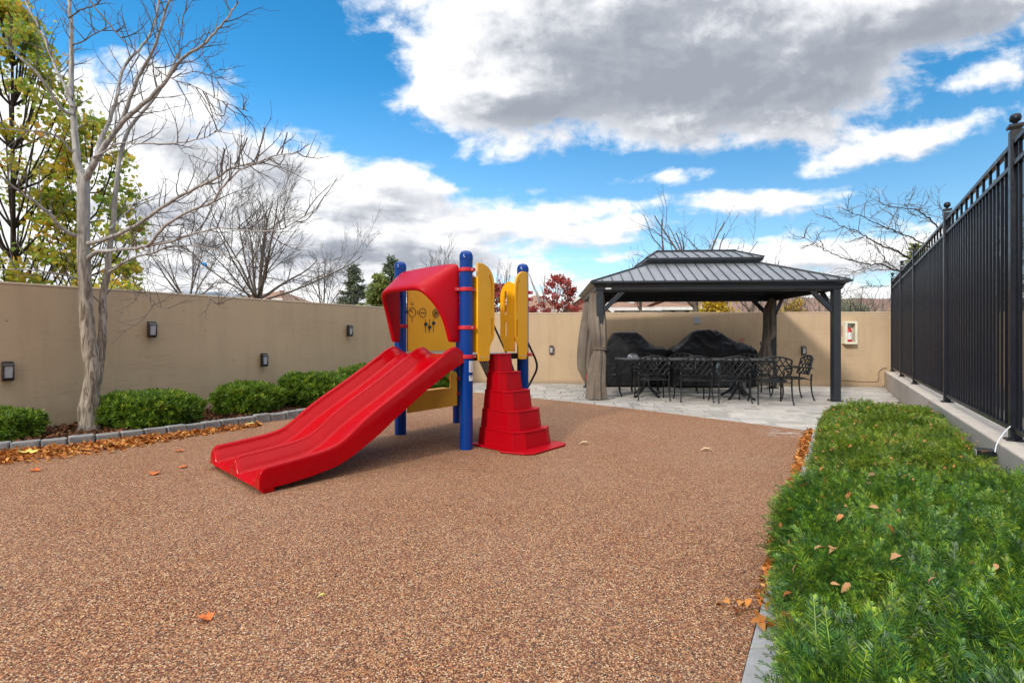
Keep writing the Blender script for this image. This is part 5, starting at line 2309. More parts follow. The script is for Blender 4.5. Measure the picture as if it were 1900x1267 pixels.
# yew hedge on the right ------------------------------------------
def hedge(name, y0, y1, label, n, seed, hfun, sprig, sc, leftfun, n_core=40, matk='yew'):
    ym = (y0 + y1) / 2
    root = empty(name, (par_x(ym) - .5, ym, -.02), label, 'hedge', 'yew hedge masses beside the fence')
    rng = np.random.default_rng(seed)

    def surf(u, v):
        """u 0..1 left->right, v 0..1 near->far ; returns point (rounded box)"""
        Y = y0 + (y1 - y0) * v
        xl, xr = leftfun(Y), par_x(Y) - .03
        e = min(1, (Y - y0) / .8 if y0 > 0 else 1, (y1 - Y) / (.85 if y0 < 0 else .45))
        e = max(0, e)
        edge = math.sqrt(max(0, 1 - (1 - e) ** 2))
        H = hfun(u, v, Y)
        # side face on the left for u<.18
        if u < .2:
            t = u / .2
            a = t * PI / 2
            X = xl + (.16) * (1 - math.cos(a)) - .05 * math.sin(PI * t)
            Z = H * (math.sin(a) ** .8) if t > 0 else 0
        else:
            t = (u - .2) / .8
            X = xl + .16 + (xr - xl - .16) * t
            Z = H * (1 - .0 * t)
            if t > .93:
                Z = H * (1 - ((t - .93) / .07) ** 2 * .5)
        nz = mnoise.fractal(Vector((X * 2.1, Y * 2.1, seed)), 1., 2., 3)
        nz2 = mnoise.noise(Vector((X * 6.5, Y * 6.5, Z * 6 + seed)))
        out = .055 * nz + .035 * nz2
        return Vector((X - (out if u < .2 else 0), Y, max(-.01, (Z + (out if u >= .12 else 0)) * edge)))
    # inner mass: opaque dark core, shade among the sprigs put into its colour
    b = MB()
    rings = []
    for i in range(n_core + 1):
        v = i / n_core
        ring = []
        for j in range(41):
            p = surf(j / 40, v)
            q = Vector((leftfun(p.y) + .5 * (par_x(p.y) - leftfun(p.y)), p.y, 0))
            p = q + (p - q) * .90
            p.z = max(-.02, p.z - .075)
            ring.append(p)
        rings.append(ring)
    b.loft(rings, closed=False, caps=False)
    b.build('shade_core', M['core'], root, world=True)
    us, vs = rng.uniform(0, 1, n), rng.uniform(0, 1, n)
    us = np.where(rng.uniform(0, 1, n) < .30, us * .2, us)
    P = np.zeros((n, 3))
    Nn = np.zeros((n, 3))
    for i in range(n):
        p = surf(us[i], vs[i])
        a = surf(min(1, us[i] + .01), vs[i]) - p
        c = surf(us[i], min(1, vs[i] + .01)) - p
        nn_ = a.cross(c)
        if nn_.length < 1e-9:
            nn_ = Vector((0, 0, 1))
        nn_.normalize()
        if nn_.z < -.2:
            nn_ = -nn_
        P[i] = p
        Nn[i] = nn_
    P += Nn * rng.uniform(-.085, .006, n)[:, None]
    # sprig axis: mostly outward and upward, raked
    clump = np.array([[mnoise.noise(Vector((p[0] * 3, p[1] * 3, 5))), mnoise.noise(Vector((p[0] * 3, p[1] * 3, 9)))] for p in P])
    ax = Nn * .62 + rng.normal(size=(n, 3)) * .46
    ax[:, 0] += clump[:, 0] * 1.3 - .15
    ax[:, 1] += clump[:, 1] * 1.1 - .15
    ax[:, 2] += .30
    ax /= np.linalg.norm(ax, axis=1, keepdims=True)
    # frame: y = axis ; z (face) = random perpendicular biased up
    z = np.array([0, 0, 1.]) + rng.normal(size=(n, 3)) * .45 + np.array([-.15, -.25, 0])
    z -= ax * (z * ax).sum(1, keepdims=True)
    z /= np.linalg.norm(z, axis=1, keepdims=True)
    x = np.cross(ax, z)
    Rm = np.stack([x, ax, z], axis=2)
    S = rng.uniform(.7, 1.15, n) * sc
    np_mesh('foliage', scatter(sprig, P, Rm, S), 4, M[matk], root)
    return root, P, Nn


def lf_near(Y):
    return rub_x(Y) + .225 - .135 * math.exp(-((Y - 2.3) / .5) ** 2) + .03 * mnoise.noise(Vector((Y * 2, 0, 3)))


def lf_far(Y):
    return rub_x(Y) + .21 + .01 * Y + .03 * mnoise.noise(Vector((Y * 2.2, 0, 8)))


h1, hP1, hN1 = hedge('yew_hedge', -.3, 3.02, 'near mass of glossy dark green yew filling the lower right corner', 14000, 31,
                     lambda u, v, Y: .415 - .03 * u + .03 * math.sin(Y * 2.3), needle_sprig(21, .105, .0235, .0030), 1.0, lf_near, 60)
h2, hP2, hN2 = hedge('yew_hedge', 2.80, 6.02, 'farther, more finely textured mass of yew between the near yews and the patio', 15000, 32,
                     lambda u, v, Y: .34 - .05 * u + .035 * math.sin(Y * 1.9 + 1.2 + u * 3) * (1 - u * .5), needle_sprig(12, .070, .021, .0040, random.Random(8)), 1.0, lf_far, 60, 'yew2')

# dead leaves caught on the yews
rng = np.random.default_rng(50)
for Pn, Nn, k, sz, lab in ((hP1, hN1, 230, .034, 'scattered tan and orange dead leaves caught on the near yews'), (hP2, hN2, 360, .031, 'many small orange dead leaves caught on the farther yews')):
    idx = rng.choice(len(Pn), k, replace=False)
    Q = Pn[idx] + Nn[idx] * .045
    Q[:, 2] += .035
    nr = Nn[idx] + rng.normal(size=(k, 3)) * .6
    o = np_mesh('dead_leaves', scatter(T_LANCE * np.array([1.25, 1, 1.6]), Q, np_frames(nr, rng.uniform(0, 6.28, k)), sz * rng.uniform(.6, 1.35, k)), 6, M['dryleaf'])
    tag(o, lab, 'leaves', kind='stuff')
# browned twig at the lower left of the near yews
b = MB()
tw0 = empty('browned_twig', (.93, 1.42, .16), 'rust-brown dead yew twig at the lower left edge of the near yews', 'twig')
spr = needle_sprig(20, .13, .026, .0034, random.Random(12))
P = np.array([[.735, 1.45, .19], [.755, 1.42, .20], [.775, 1.39, .215], [.795, 1.36, .23], [.815, 1.33, .245], [.835, 1.30, .26], [.765, 1.41, .225], [.805, 1.35, .255], [.845, 1.29, .27], [.785, 1.38, .2]]) + np.array([.015, 0, .085])
ax = np.array([[.55, -.6, .25]] * 10) + rng.normal(size=(10, 3)) * .22
ax /= np.linalg.norm(ax, axis=1, keepdims=True)
z = np.array([[0, -.2, 1.]] * 10) + rng.normal(size=(10, 3)) * .3
z -= ax * (z * ax).sum(1, keepdims=True)
z /= np.linalg.norm(z, axis=1, keepdims=True)
np_mesh('needles', scatter(spr, P, np.stack([np.cross(ax, z), ax, z], axis=2), np.full(10, .62)), 4,
        leafy("browned_needles", [(0, (.30, .10, .02)), (.6, (.48, .19, .035)), (1, (.58, .30, .08))], .6, 5, .15, .3, .8), tw0)
b.tube(spline([(.76, 1.46, .26), (.81, 1.37, .31), (.90, 1.26, .34)], 8), .0025, 5)
b.build('stem', M['bark2'], tw0, world=True)

# ------------------------------------------------------------------ litter on the ground
rng = np.random.default_rng(60)


def band(nm, pts, width, n, size, mat, label, z=.006, both=False, heap=.03, tpl=T_LANCE, taper=True):
    sp = spline([(p[0], p[1], 0) for p in pts], 60)
    out = []
    for i in range(n):
        t = rng.uniform(0, 1)
        k = int(t * 58)
        p = sp[k].lerp(sp[k + 1], t * 58 - k)
        d = (sp[k + 1] - sp[k]).normalized()
        nn_ = Vector((d.y, -d.x, 0))
        w = width * (math.sin(PI * min(1, max(0, t * .96 + .02))) ** .4 if taper else 1)
        a = abs(rng.normal()) * .45
        if a > 1.4:
            a = rng.uniform(0, 1.4)
        q = p + nn_ * a * w
        out.append((q.x, q.y, z + heap * max(0, 1 - a) * rng.uniform(0, 1)))
    P = np.array(out)
    nr = rng.normal(size=(n, 3)) * .45 + np.array([0, 0, 1.])
    o = np_mesh(nm, scatter(tpl * np.array([1.2, 1, 2.0]), P, np_frames(nr, rng.uniform(0, 6.28, n)), size * rng.uniform(.6, 1.3, n)), len(tpl), mat)
    return tag(o, label, 'leaves', kind='stuff')


kf = [(p.x, p.y) for p in KERB]
off = lambda pts, k: [(x + k, y - k) for x, y in pts]
band('leaf_litter', off(kf[1:8], .03), .50, 3400, .058, M['litter'], 'long drift of orange-brown leaves against the front of the edging blocks')
band('leaf_litter', off([(-3.98, 5.75), (-3.84, 5.98), (-3.66, 6.2), (-3.42, 6.5)], .10), .22, 560, .055, M['litter'], 'short separate drift of orange leaves by the edging blocks left of the slide end')
# loose chips all over the bed
n = 9000
ks = rng.integers(1, len(KERB) - 2, n)
tt = rng.uniform(0, 1, n)
P = []
for k, t in zip(ks, tt):
    a = KERB[k].lerp(KERB[min(k + 1, len(KERB) - 1)], t)
    # towards the wall
    rel = a - LW0
    d = LWD.normalized()
    foot_ = LW0 + d * rel.dot(d)
    q = a.lerp(foot_, .13 + .85 * rng.uniform(0, 1))
    P.append((q.x, q.y, .050 + rng.uniform(0, .02)))
P = np.array(P)
nr = rng.normal(size=(n, 3)) * .5 + np.array([0, 0, 1.])
o = np_mesh('bark_mulch', scatter(T_LANCE * np.array([1.3, 1, 1]), P, np_frames(nr, rng.uniform(0, 6.28, n)), .05 * rng.uniform(.4, 1.3, n)), 6, M['chips'])
tag(o, 'dark brown bark mulch with dead leaves in the left planting bed', 'mulch', kind='stuff')
# gap strip beside the rubber on the right
P = []
for i in range(1700):
    Y = rng.uniform(2.3, 5.95) if i % 8 else rng.uniform(2.0, 3.2)
    P.append((rub_x(Y) + rng.uniform(.0, .012 + .032 * max(0, Y - 2.5)), Y, -.014 + rng.uniform(0, .035)))
P = np.array(P)
nr = rng.normal(size=(len(P), 3)) * .5 + np.array([0, 0, 1.])
o = np_mesh('leaf_litter', scatter(T_LANCE * np.array([1.4, 1, 1.5]), P, np_frames(nr, rng.uniform(0, 6.28, len(P))), .045 * rng.uniform(.5, 1.3, len(P))), 6, M['litter'])
tag(o, 'rust-brown leaves packed in the gap between the rubber surface and the yews', 'leaves', kind='stuff')
P = np.array([[rub_x(1.95) + rng.uniform(-.10, .10), 1.95 + rng.uniform(-.09, .09), .01 + rng.uniform(0, .02)] for _ in range(16)])
o = np_mesh('leaf_litter', scatter(T_LANCE * np.array([1.3, 1, 1.5]), P, np_frames(rng.normal(size=(16, 3)) * .5 + np.array([0, 0, 1.]), rng.uniform(0, 6.28, 16)), .055 * rng.uniform(.7, 1.3, 16)), 6, M['litter'])
tag(o, 'little cluster of curled orange leaves at the kerb near the lower edge', 'leaves', kind='stuff')

# single leaves
orange = simple('orange_leaf', (.62, .14, .02), .6)
yellowl = simple('yellow_leaf', (.72, .58, .14), .6)
tanl = simple('tan_leaf', (.66, .50, .30), .6)
for (px, py, sz, mt, tpl, rot, asp, lab) in (
        (391, 1153, .075, orange, T_MAPLE, 1.0, .7, 'bright orange curled leaf alone on the rubber, lower left'),
        (284, 882, .10, orange, T_MAPLE, .4, .8, 'orange leaf on the rubber left of the slide exit, the one nearest the viewer'),
        (349, 866, .075, orange, T_MAPLE, 2.4, .8, 'small bright orange leaf on the rubber close to the slide exit'),
        (341, 837, .085, orange, T_MAPLE, 1.8, .8, 'orange leaf on the rubber between the slide exit and the edging blocks'),
        (57, 873, .12, orange, T_MAPLE, 4.4, .5, 'orange leaf lying just outside the long drift near the left edge'),
        (36, 846, .18, yellowl, T_MAPLE, 4.7, .7, 'large yellow leaf on top of the long drift at the left edge'),
        (1095, 824, .13, tanl, T_LANCE, 1.5, .9, 'pale tan leaf right of the red step base plate'),
        (1323, 837, .13, tanl, T_LANCE, 1.25, .9, 'pale tan leaf midway between the steps and the yews'),
        (1222, 812, .05, tanl, T_LANCE, .8, .5, 'tiny dark twig-like leaf on the rubber before the patio edge'),
        (604, 1106, .035, yellowl, T_LANCE, 2.0, .9, 'tiny yellow-orange leaf fleck on the rubber, centre foreground'),
        (472, 786, .10, yellowl, T_MAPLE, 2.0, .8, 'yellow leaf on the edging blocks behind the slide exit')):
    g = gpt(px, py)
    b = MB()
    t = tpl * np.array([asp, 1, 1.6]) * sz
    c_, s_ = math.cos(rot), math.sin(rot)
    vs = [(x * c_ - y * s_, x * s_ + y * c_, z + .0035 * (1 + math.sin(5 * y / sz))) for x, y, z in t]
    ctr = (sum(v[0] for v in vs) / len(vs), sum(v[1] for v in vs) / len(vs), sum(v[2] for v in vs) / len(vs))
    b.add([ctr] + vs, [(0, i + 1, (i + 1) % len(vs) + 1) for i in range(len(vs))])
    zz = .004
    if 'on the edging' in lab:
        zz = .09
        g = gpt(px, py, .09)
    elif 'on top' in lab:
        zz = .03
    o = b.build('fallen_leaf', mt, None, loc=(g.x, g.y, zz), solid=.0015)
    tag(o, lab, 'leaf', 'single leaves lying about')

# ------------------------------------------------------------------ big bare tree in the left bed
rg = random.Random(17)
t1 = empty('bare_tree', (-5.03, 5.72, .03), 'bare double-stemmed tree with grey bark rising from the left planting bed', 'tree')
Y0 = 5.75
B_ = MB()
Bp_ = MB()
Tw = MB()


def L1(pts, dy0=0., dy1=0.):
    n = len(pts)
    return [ppt(x, y, Y0 + dy0 + (dy1 - dy0) * i / max(1, n - 1)) for i, (x, y) in enumerate(pts)]


def twigs(sp, n, l0, l1, r, t0=.2, up=.5, lvl=1):
    k = len(sp)
    for i in range(n):
        t = t0 + (1 - t0) * (i + rg.random()) / n
        j = min(int(t * (k - 1)), k - 2)
        p = sp[j].lerp(sp[j + 1], t * (k - 1) - j)
        d = (sp[j + 1] - sp[j]).normalized()
        side = rvec(rg)
        side -= d * side.dot(d)
        side.normalize()
        nd = (d * .7 + side * .9 + Vector((0, 0, up * .5))).normalized()
        grow(Tw, p, nd, rg.uniform(l0, l1), r, lvl, rg, 3, .75, .10, .22, .55, .7, 4, None, .0028, 5)


trunk = L1([(166, 806), (166, 790), (165, 755), (168, 720), (172, 690), (166, 640), (162, 600), (159, 560), (156, 486), (155, 433), (155, 354), (155, 327)], -.02, .10)
sp = spline(trunk, 40)
rad = [.150, .130, .116, .108, .103, .100, .098, .100, .094, .086, .081, .078] + [.076 - .0007 * i for i in range(28)]
n = 16
ref = []
for i, p in enumerate(sp):
    ring = []
    for j in range(n):
        a = 2 * PI * j / n
        f = 1 + .10 * mnoise.noise(Vector((math.cos(a) * 1.8, math.sin(a) * 1.8, p.z * 2.5))) + .05 * mnoise.noise(Vector((math.cos(a) * 6, math.sin(a) * 6, p.z * 7)))
        if i < 5:
            f += .22 * (1 - i / 5) * max(0, math.sin(a * 3 + 1))
        ring.append((p.x + rad[i] * f * math.cos(a), p.y + rad[i] * f * math.sin(a), p.z))
    ref.append(ring)
B_.loft(ref, closed=True, caps=True)
st2 = L1([(169, 762), (173, 735), (180, 700), (186, 665), (190, 620), (191, 580), (191, 548), (199, 513), (203, 460), (210, 411), (217, 327), (225, 283), (243, 234), (283, 186), (312, 142), (330, 100)], .03, .5)
sp2 = limb(B_, st2, .062, .011, 44, 12, .004, rg)
trunk_ob = B_.build('trunk', M['bark'], t1, world=True)

main = [
    ([(155, 330), (144, 305), (141, 265), (137, 221), (133, 195), (133, 155), (133, 88), (132, 44), (128, 0), (126, -60)], .060, .018, 0, .15),
    ([(156, 340), (166, 320), (177, 300), (195, 270), (221, 234), (248, 208), (283, 177), (310, 146), (340, 106), (376, 84), (402, 57), (424, 31), (442, 4)], .055, .007, 0, -.5),
    ([(180, 296), (185, 262), (203, 225), (217, 177), (230, 124), (265, 84), (287, 44), (296, -10)], .036, .012, 0, .6),
    ([(222, 236), (239, 190), (261, 133), (283, 97), (305, 27), (323, -20)], .034, .012, -.1, -.5),
    ([(158, 452), (199, 442), (248, 420), (301, 385), (345, 358), (398, 332), (433, 310), (477, 301), (508, 290), (553, 283)], .036, .005, 0, -1.3),
    ([(160, 482), (172, 471), (186, 466), (230, 462), (274, 455), (301, 424), (349, 393), (393, 376), (411, 349), (442, 318), (477, 301)], .038, .006, 0, -1.2),
    ([(274, 457), (318, 447), (367, 431), (411, 422), (460, 428), (520, 425), (590, 385)], .020, .004, -.3, -1.1),
    ([(203, 505), (225, 490), (248, 477), (283, 469), (318, 457), (370, 456), (420, 470), (470, 500)], .024, .004, .1, -.7),
    ([(171, 310), (172, 292), (190, 283), (221, 265), (256, 267), (327, 265), (376, 256), (405, 240)], .020, .004, 0, -.8),
    ([(152, 442), (115, 424), (93, 398), (66, 376), (35, 354), (0, 327), (-60, 290)], .034, .010, 0, -.9),
    ([(134, 212), (120, 206), (106, 190), (88, 164), (66, 133), (27, 97), (0, 66), (-40, 30)], .030, .009, 0, -.7),
    ([(134, 198), (119, 159), (97, 111), (80, 66), (53, 13), (40, -20)], .026, .010, 0, .4),
    ([(134, 282), (110, 256), (85, 246), (57, 243), (0, 239), (-40, 235)], .018, .006, 0, -.7),
    ([(150, 520), (120, 510), (88, 504), (40, 500), (-20, 500)], .018, .006, 0, -.6),
    ([(203, 425), (215, 412), (230, 398), (243, 384), (262, 352)], .020, .006, .1, .6),
    ([(128, 32), (150, 18), (177, 9), (195, -8)], .014, .006, .1, -.2),
    ([(135, 84), (158, 74), (180, 60), (200, 52)], .012, .004, .1, -.3),
    ([(160, -6), (190, 30), (221, 66), (265, 106), (309, 141), (360, 160), (398, 181), (430, 195), (460, 206)], .012, .004, -.6, -.9),
    ([(208, 520), (230, 515), (262, 535), (275, 548), (284, 572)], .008, .003, -.2, -.7),
    ([(276, 550), (292, 566), (305, 572), (316, 570)], .005, .0025, -.65, -.75),
    ([(330, 455), (345, 500), (375, 540), (405, 562), (420, 556)], .007, .0025, -.5, -1.0),
    ([(310, 146), (330, 120), (335, 60), (345, 10), (352, -20)], .010, .005, 0, -.1),
    ([(330, 100), (350, 80), (372, 70), (381, 60)], .007, .004, -.2, -.3),
    ([(376, 84), (380, 110), (400, 140), (405, 165)], .006, .003, -.4, -.6),
    ([(330, 140), (360, 132), (390, 138), (412, 125)], .007, .003, -.1, -.4),
    ([(327, 265), (345, 285), (368, 292)], .005, .003, -.5, -.6),
]
lb = MB()
sps = []
for pts, r0, r1, a, c in main:
    spx = limb(lb if r0 > .0145 else Tw, L1(pts, a + .1, c + .1), r0 * .74, r1 * .85, None, 8 if r0 > .02 else 6, .006, rg)
    sps.append((spx, r0))
for a, c, d_, e in ((475, 303, 482, 274), (482, 274, 491, 241), (522, 286, 526, 268), (526, 268, 533, 245), (411, 336, 409, 305), (409, 305, 416, 279), (435, 307, 446, 284), (446, 284, 459, 255), (491, 242, 489, 236), (416, 280, 414, 274), (350, 362, 341, 350)):
    Tw.tube([ppt(a, c, Y0 - 1.0), ppt((a + d_) / 2 + 1, (c + e) / 2, Y0 - 1.01), ppt(d_, e, Y0 - 1.02)], [.008, .0065, .0055], 6)
lb.build('branches', M['palebranch'], t1, world=True)
for spx, r0 in sps:
    Lm = sum((a - c).length for a, c in zip(spx, spx[1:]))
    twigs(spx, max(3, int(Lm * 8.5)), .16, .50, .0075 if r0 > .01 else .0045, .22)
twigs(sp2, 16, .2, .6, .008, .35)
Tw.build('twigs', M['twig'], t1, world=True)
o = MB()
o.tube(spline([ppt(374, 490, 5.2), ppt(378, 488, 5.2), ppt(382, 491, 5.2), ppt(380, 494, 5.2)], 8), [.008, .016, .015, .006], 8)
tag(o.build('plastic_scrap', simple('blue_plastic_scrap', (.02, .2, .5), .4)), 'tiny blue and yellow plastic scrap caught in the bare branches', 'litter')


# ------------------------------------------------------------------ trees and shrubs beyond the walls
def far_bare_tree(px, py_base, Y, crown_w, crown_h, seed, label, limbs=9, lvl=3, up=.06, name='bare_tree', mat='bark2', wig=.10, rtrunk=.12, lean=0., nchild=5, tips=None, z0=-.1, split=None, spread=.5, group='bare trees beyond the walls', angmax=62, fine='twig'):
    rg = random.Random(seed)
    base = Vector(((px - 950) / F * Y, Y, z0))
    sz = EYE - (py_base - 633) / F * Y
    root = empty(name, base, label, 'tree', group)
    b, t = MB(), MB()
    fork = Vector((base.x + lean * .3, Y, sz))
    b.tube(spline([base, base.lerp(fork, .5) + Vector((.04, 0, 0)), fork], 8), [rtrunk * 1.2 - rtrunk * .3 * i / 7 for i in range(8)], 10)
    b.build('trunk', M[mat], root, world=True)
    b = MB()
    for k in range(limbs):
        a = 2 * PI * k / limbs + rg.uniform(-.3, .3)
        el = R(rg.uniform(12, angmax)) if k else R(5)
        d = Vector((math.cos(a) * math.sin(el) + lean * .4, math.sin(a) * math.sin(el), math.cos(el)))
        L = crown_h * (.72 + .3 * rg.random()) * (1.0 if el < .6 else 1.04)
        L *= min(1.0, crown_w / 2 / max(.2, crown_h * abs(math.sin(el)) + .01)) ** .5
        grow(b, fork - Vector((0, 0, rg.uniform(0, .5))), d, L, rtrunk * rg.uniform(.35, .6), lvl, rg, nchild, spread, up, wig, .55, .55, 6, tips, .0055, 7, t)
    b.build('branches', M[mat], root, world=True)
    t.build('twigs', M[fine], root, world=True)
    return root


far_bare_tree(478, 552, 17.0, 8.5, 4.1, 5, 'fan-shaped bare tree standing behind the left wall, above the wall lamps', 14, 3, .022, nchild=6, rtrunk=.095, angmax=80, spread=.62)
far_bare_tree(352, 552, 18.0, 3.6, 2.6, 6, 'smaller bare tree behind the left wall, seen through the branches of the front tree', 8, 3, .02, rtrunk=.07, nchild=4)
far_bare_tree(600, 575, 20, 3.4, 2.4, 15, 'low twiggy bare tree left of the smaller spruce', 9, 3, .03, rtrunk=.06, nchild=4)
far_bare_tree(825, 560, 24, 3.2, 2.7, 8, 'bare tree whose fine top shows above the red hood', 9, 3, .05, rtrunk=.08, nchild=4)
far_bare_tree(1290, 560, 16.5, 3.6, 4.1, 9, 'bare tree with curving branches and a few pods rising behind the gazebo roof', 8, 2, .04, rtrunk=.10, wig=.26, nchild=4, spread=.8)
far_bare_tree(1188, 560, 16.0, 1.3, 2.2, 10, 'slim bare treetop poking out left of the upper gazebo roof', 4, 2, .05, rtrunk=.05, wig=.22, nchild=3)
far_bare_tree(935, 560, 30, 2.6, 2.6, 12, 'thin bare grey tree between the two yellow entry panels', 7, 2, .08, rtrunk=.07, nchild=4)
far_bare_tree(1008, 560, 27, 2.2, 2.0, 13, 'pollarded pale bare tree beside the red-leaved tree', 5, 1, .12, rtrunk=.12, nchild=3, mat='palebranch')
far_bare_tree(1395, 570, 15.5, 3.2, 2.0, 14, 'bare branches spreading behind the right slope of the gazebo roof', 6, 2, .05, rtrunk=.06, wig=.2, nchild=4)
# thickets of bare bushes behind the back wall
for k, (px, Y, w_, h_, n_, lab) in enumerate(((1460, 19, 2.0, 2.0, 10, 'bare grey bush behind the back wall, left of the bare gazebo post'), (1520, 18, 1.8, 2.3, 10, 'tall bare bush behind the bare gazebo post'),
                                        (1600, 17, 2.4, 1.5, 11, 'low arching bare bush by the right end of the back wall'), (1640, 19, 2.4, 1.7, 10, 'bare bush touching the far end of the metal fence'),
                                        (570, 23, 2.2, 1.7, 10, 'brownish bare bush behind the left wall right of the fan-shaped tree'), (635, 24, 2.2, 2.0, 10, 'brownish bare bush directly left of the smaller spruce'),
                                        (975, 26, 3.0, 1.0, 10, 'low bare bush beneath the red-leaved trees'), (1405, 17, 1.8, 1.4, 8, 'bare bush seen under the gazebo roof beside the yellow bush'))):
    far_bare_tree(px, 610, Y, w_, h_, 40 + k, lab, n_, 2, .08, rtrunk=.03, nchild=4, name='bare_bush', z0=.0, wig=.15, group='bare bushes beyond the walls')

# branches reaching in from the right, beyond the fence
rg = random.Random(33)
t3 = empty('bare_tree', (13.2, 14.6, -.1), 'bare tree with long wavy branches reaching in over the far end of the fence', 'tree', 'bare trees beyond the walls')
b, tb = MB(), MB()
YR = 14.6
lines = [
    ([(1760, 560), (1720, 535), (1690, 515), (1659, 499), (1637, 490), (1614, 491), (1586, 484), (1550, 472), (1519, 458), (1487, 439)], .040, .006, -1.0),
    ([(1740, 510), (1677, 472), (1647, 460), (1617, 445), (1598, 433), (1562, 419), (1538, 406)], .034, .006, -.8),
    ([(1690, 515), (1652, 492), (1641, 480), (1633, 468), (1617, 452), (1600, 440)], .020, .006, -.5),
    ([(1775, 480), (1738, 419), (1724, 405), (1702, 391), (1673, 387), (1643, 380), (1633, 373)], .030, .006, -.6),
    ([(1760, 480), (1706, 448), (1665, 431), (1643, 421), (1598, 401), (1562, 387)], .026, .006, -.9),
    ([(1724, 405), (1700, 400), (1680, 380), (1683, 362)], .010, .005, -.6),
    ([(1700, 480), (1676, 440), (1660, 410), (1655, 400)], .012, .005, .3),
    ([(1659, 499), (1620, 500), (1590, 503), (1567, 514)], .012, .005, -.8),
    ([(1650, 530), (1615, 533), (1580, 538), (1560, 545)], .012, .005, -.5),
    ([(1790, 470), (1765, 430), (1750, 400), (1743, 378)], .018, .005, .2),
]
b.tube(spline([(13.4, 14.6, -.1), (13.35, 14.6, 1.4), (13.1, 14.6, 2.6), ppt(1775, 500, 14.6)], 12), [.16 - .007 * i for i in range(12)], 10)
b.build('trunk', M['darkbark'], t3, world=True)
b = MB()
for pts, r0, r1, dy in lines:
    n_ = len(pts)
    P = [ppt(x, y, YR + dy * i / (n_ - 1)) for i, (x, y) in enumerate(pts)]
    spx = limb(b, P, r0, r1, None, 6, .03, rg)
    Lm = sum((a - c).length for a, c in zip(spx, spx[1:]))
    for i in range(int(Lm * 6.5)):
        t = .15 + .85 * rg.random()
        j = min(int(t * (len(spx) - 1)), len(spx) - 2)
        d = (spx[j + 1] - spx[j]).normalized()
        s_ = rvec(rg)
        grow(tb, spx[j], (d * .8 + s_ * .9 + Vector((0, 0, .1))), rg.uniform(.25, .75), .009, 1, rg, 3, .8, .03, .33, .6, .75, 4, None, .0055, 5)
b.build('branches', M['darkbark'], t3, world=True)
tb.build('twigs', M['twig'], t3, world=True)


def leafy_tree(name, base, height, rx, ry, z_lo, seed, label, leafmat, nleaf, lsize, template, trunk_mat='darkbark', group=None, lean=0., cat='tree', rt=.1, upright=True, clumps=70, csize=.42, fill=.8):
    rg = random.Random(seed)
    rng = np.random.default_rng(seed)
    root = empty(name, base, label, cat, group)
    b = MB()
    base = Vector(base)
    top = base + Vector((lean, 0, height))
    trunk_pts = spline([base, base.lerp(top, .4) + Vector((rg.uniform(-.1, .1), 0, 0)), top], 14)
    b.tube(trunk_pts, [rt * (1 - .85 * i / 13) for i in range(14)], 9)
    cl = []
    for k in range(clumps):
        f = rg.random() ** .9
        z = z_lo + (height - z_lo) * f
        prof = math.sin(PI * min(1, .12 + .86 * f)) ** .6
        a = rg.uniform(0, 2 * PI)
        r = math.sqrt(rg.random()) * fill + (1 - fill)
        c = Vector((base.x + lean * z / height + rx * prof * r * math.cos(a), base.y + ry * prof * r * math.sin(a), base.z + z))
        cl.append((c, csize * rg.uniform(.55, 1.25)))
        i = min(12, max(1, int(13 * max(.05, (z - abs(rx) * .7) / height))))
        s = trunk_pts[i]
        mid = s.lerp(c, .5) + Vector((0, 0, -.15 if not upright else -.3))
        b.tube(spline([s, mid, c], 6), [rt * .28 * (1 - .8 * q / 5) + .004 for q in range(6)], 4, cap=False)
    b.build('trunk', M[trunk_mat], root, world=True)
    per = nleaf // clumps
    P = []
    for c, s in cl:
        q = rng.normal(size=(per, 3)) * np.array([s * .52, s * .52, s * .40])
        P.append(q + np.array(c))
    P = np.concatenate(P)
    leaves('crown', P, lsize, M[leafmat], root, template, up=.5, rng=rng)
    return root


def at(px, Y, z=-.1):
    return Vector(((px - 950) / F * Y, Y, z))


leafy_tree('turning_tree', at(32, 9.3), 7.6, 1.15, 1.1, 1.2, 71, 'tall columnar tree with green and yellow leaves behind the left wall at the photo edge', 'maple', 8200, .082, T_MAPLE, lean=-.1, rt=.075, clumps=95, csize=.30, group='turning trees behind the left wall')
leafy_tree('turning_tree', at(150, 9.8), 5.6, .85, .9, .8, 72, 'second, slimmer turning tree behind the wall and the double trunk, tips orange', 'maple', 3600, .095, T_MAPLE, lean=.25, rt=.05, clumps=62, csize=.25, group='turning trees behind the left wall')
leafy_tree('turning_tree', at(232, 8.7), 2.15, .42, .4, 1.0, 73, 'low leafy shoot of green and yellow leaves peeping over the left wall', 'maple', 900, .10, T_MAPLE, rt=.03, clumps=12, csize=.22, group='turning trees behind the left wall')
for k, (px, Y, ht, w_, n_, lab) in enumerate(((1036, 24, 4.35, 1.05, 2000, 'red-leaved small tree with an open crown left of the gazebo'), (922, 26, 4.2, 1.1, 2000, 'red-leaved small tree seen between the yellow entry panels'),
                                        (985, 25, 2.9, .7, 1300, 'low red-leaved shrub just right of the back blue post'))):
    leafy_tree('red_tree', at(px, Y), ht, w_, w_ * .8, 2.0 if k < 2 else 1.4, 80 + k, lab, 'redleaf', n_, .115, T_MAPLE, trunk_mat='bark2', rt=.05, clumps=46 if k < 2 else 20, csize=.26, group='red-leaved trees beyond the back wall')
leafy_tree('gold_bush', at(1472, 22), 2.95, 1.05, .8, .4, 90, 'golden yellow bush seen under the gazebo roof beside the bare post', 'goldleaf', 3600, .11, T_DIAMOND, rt=.04, clumps=40, csize=.26, cat='bush', group='golden bushes behind the back wall')
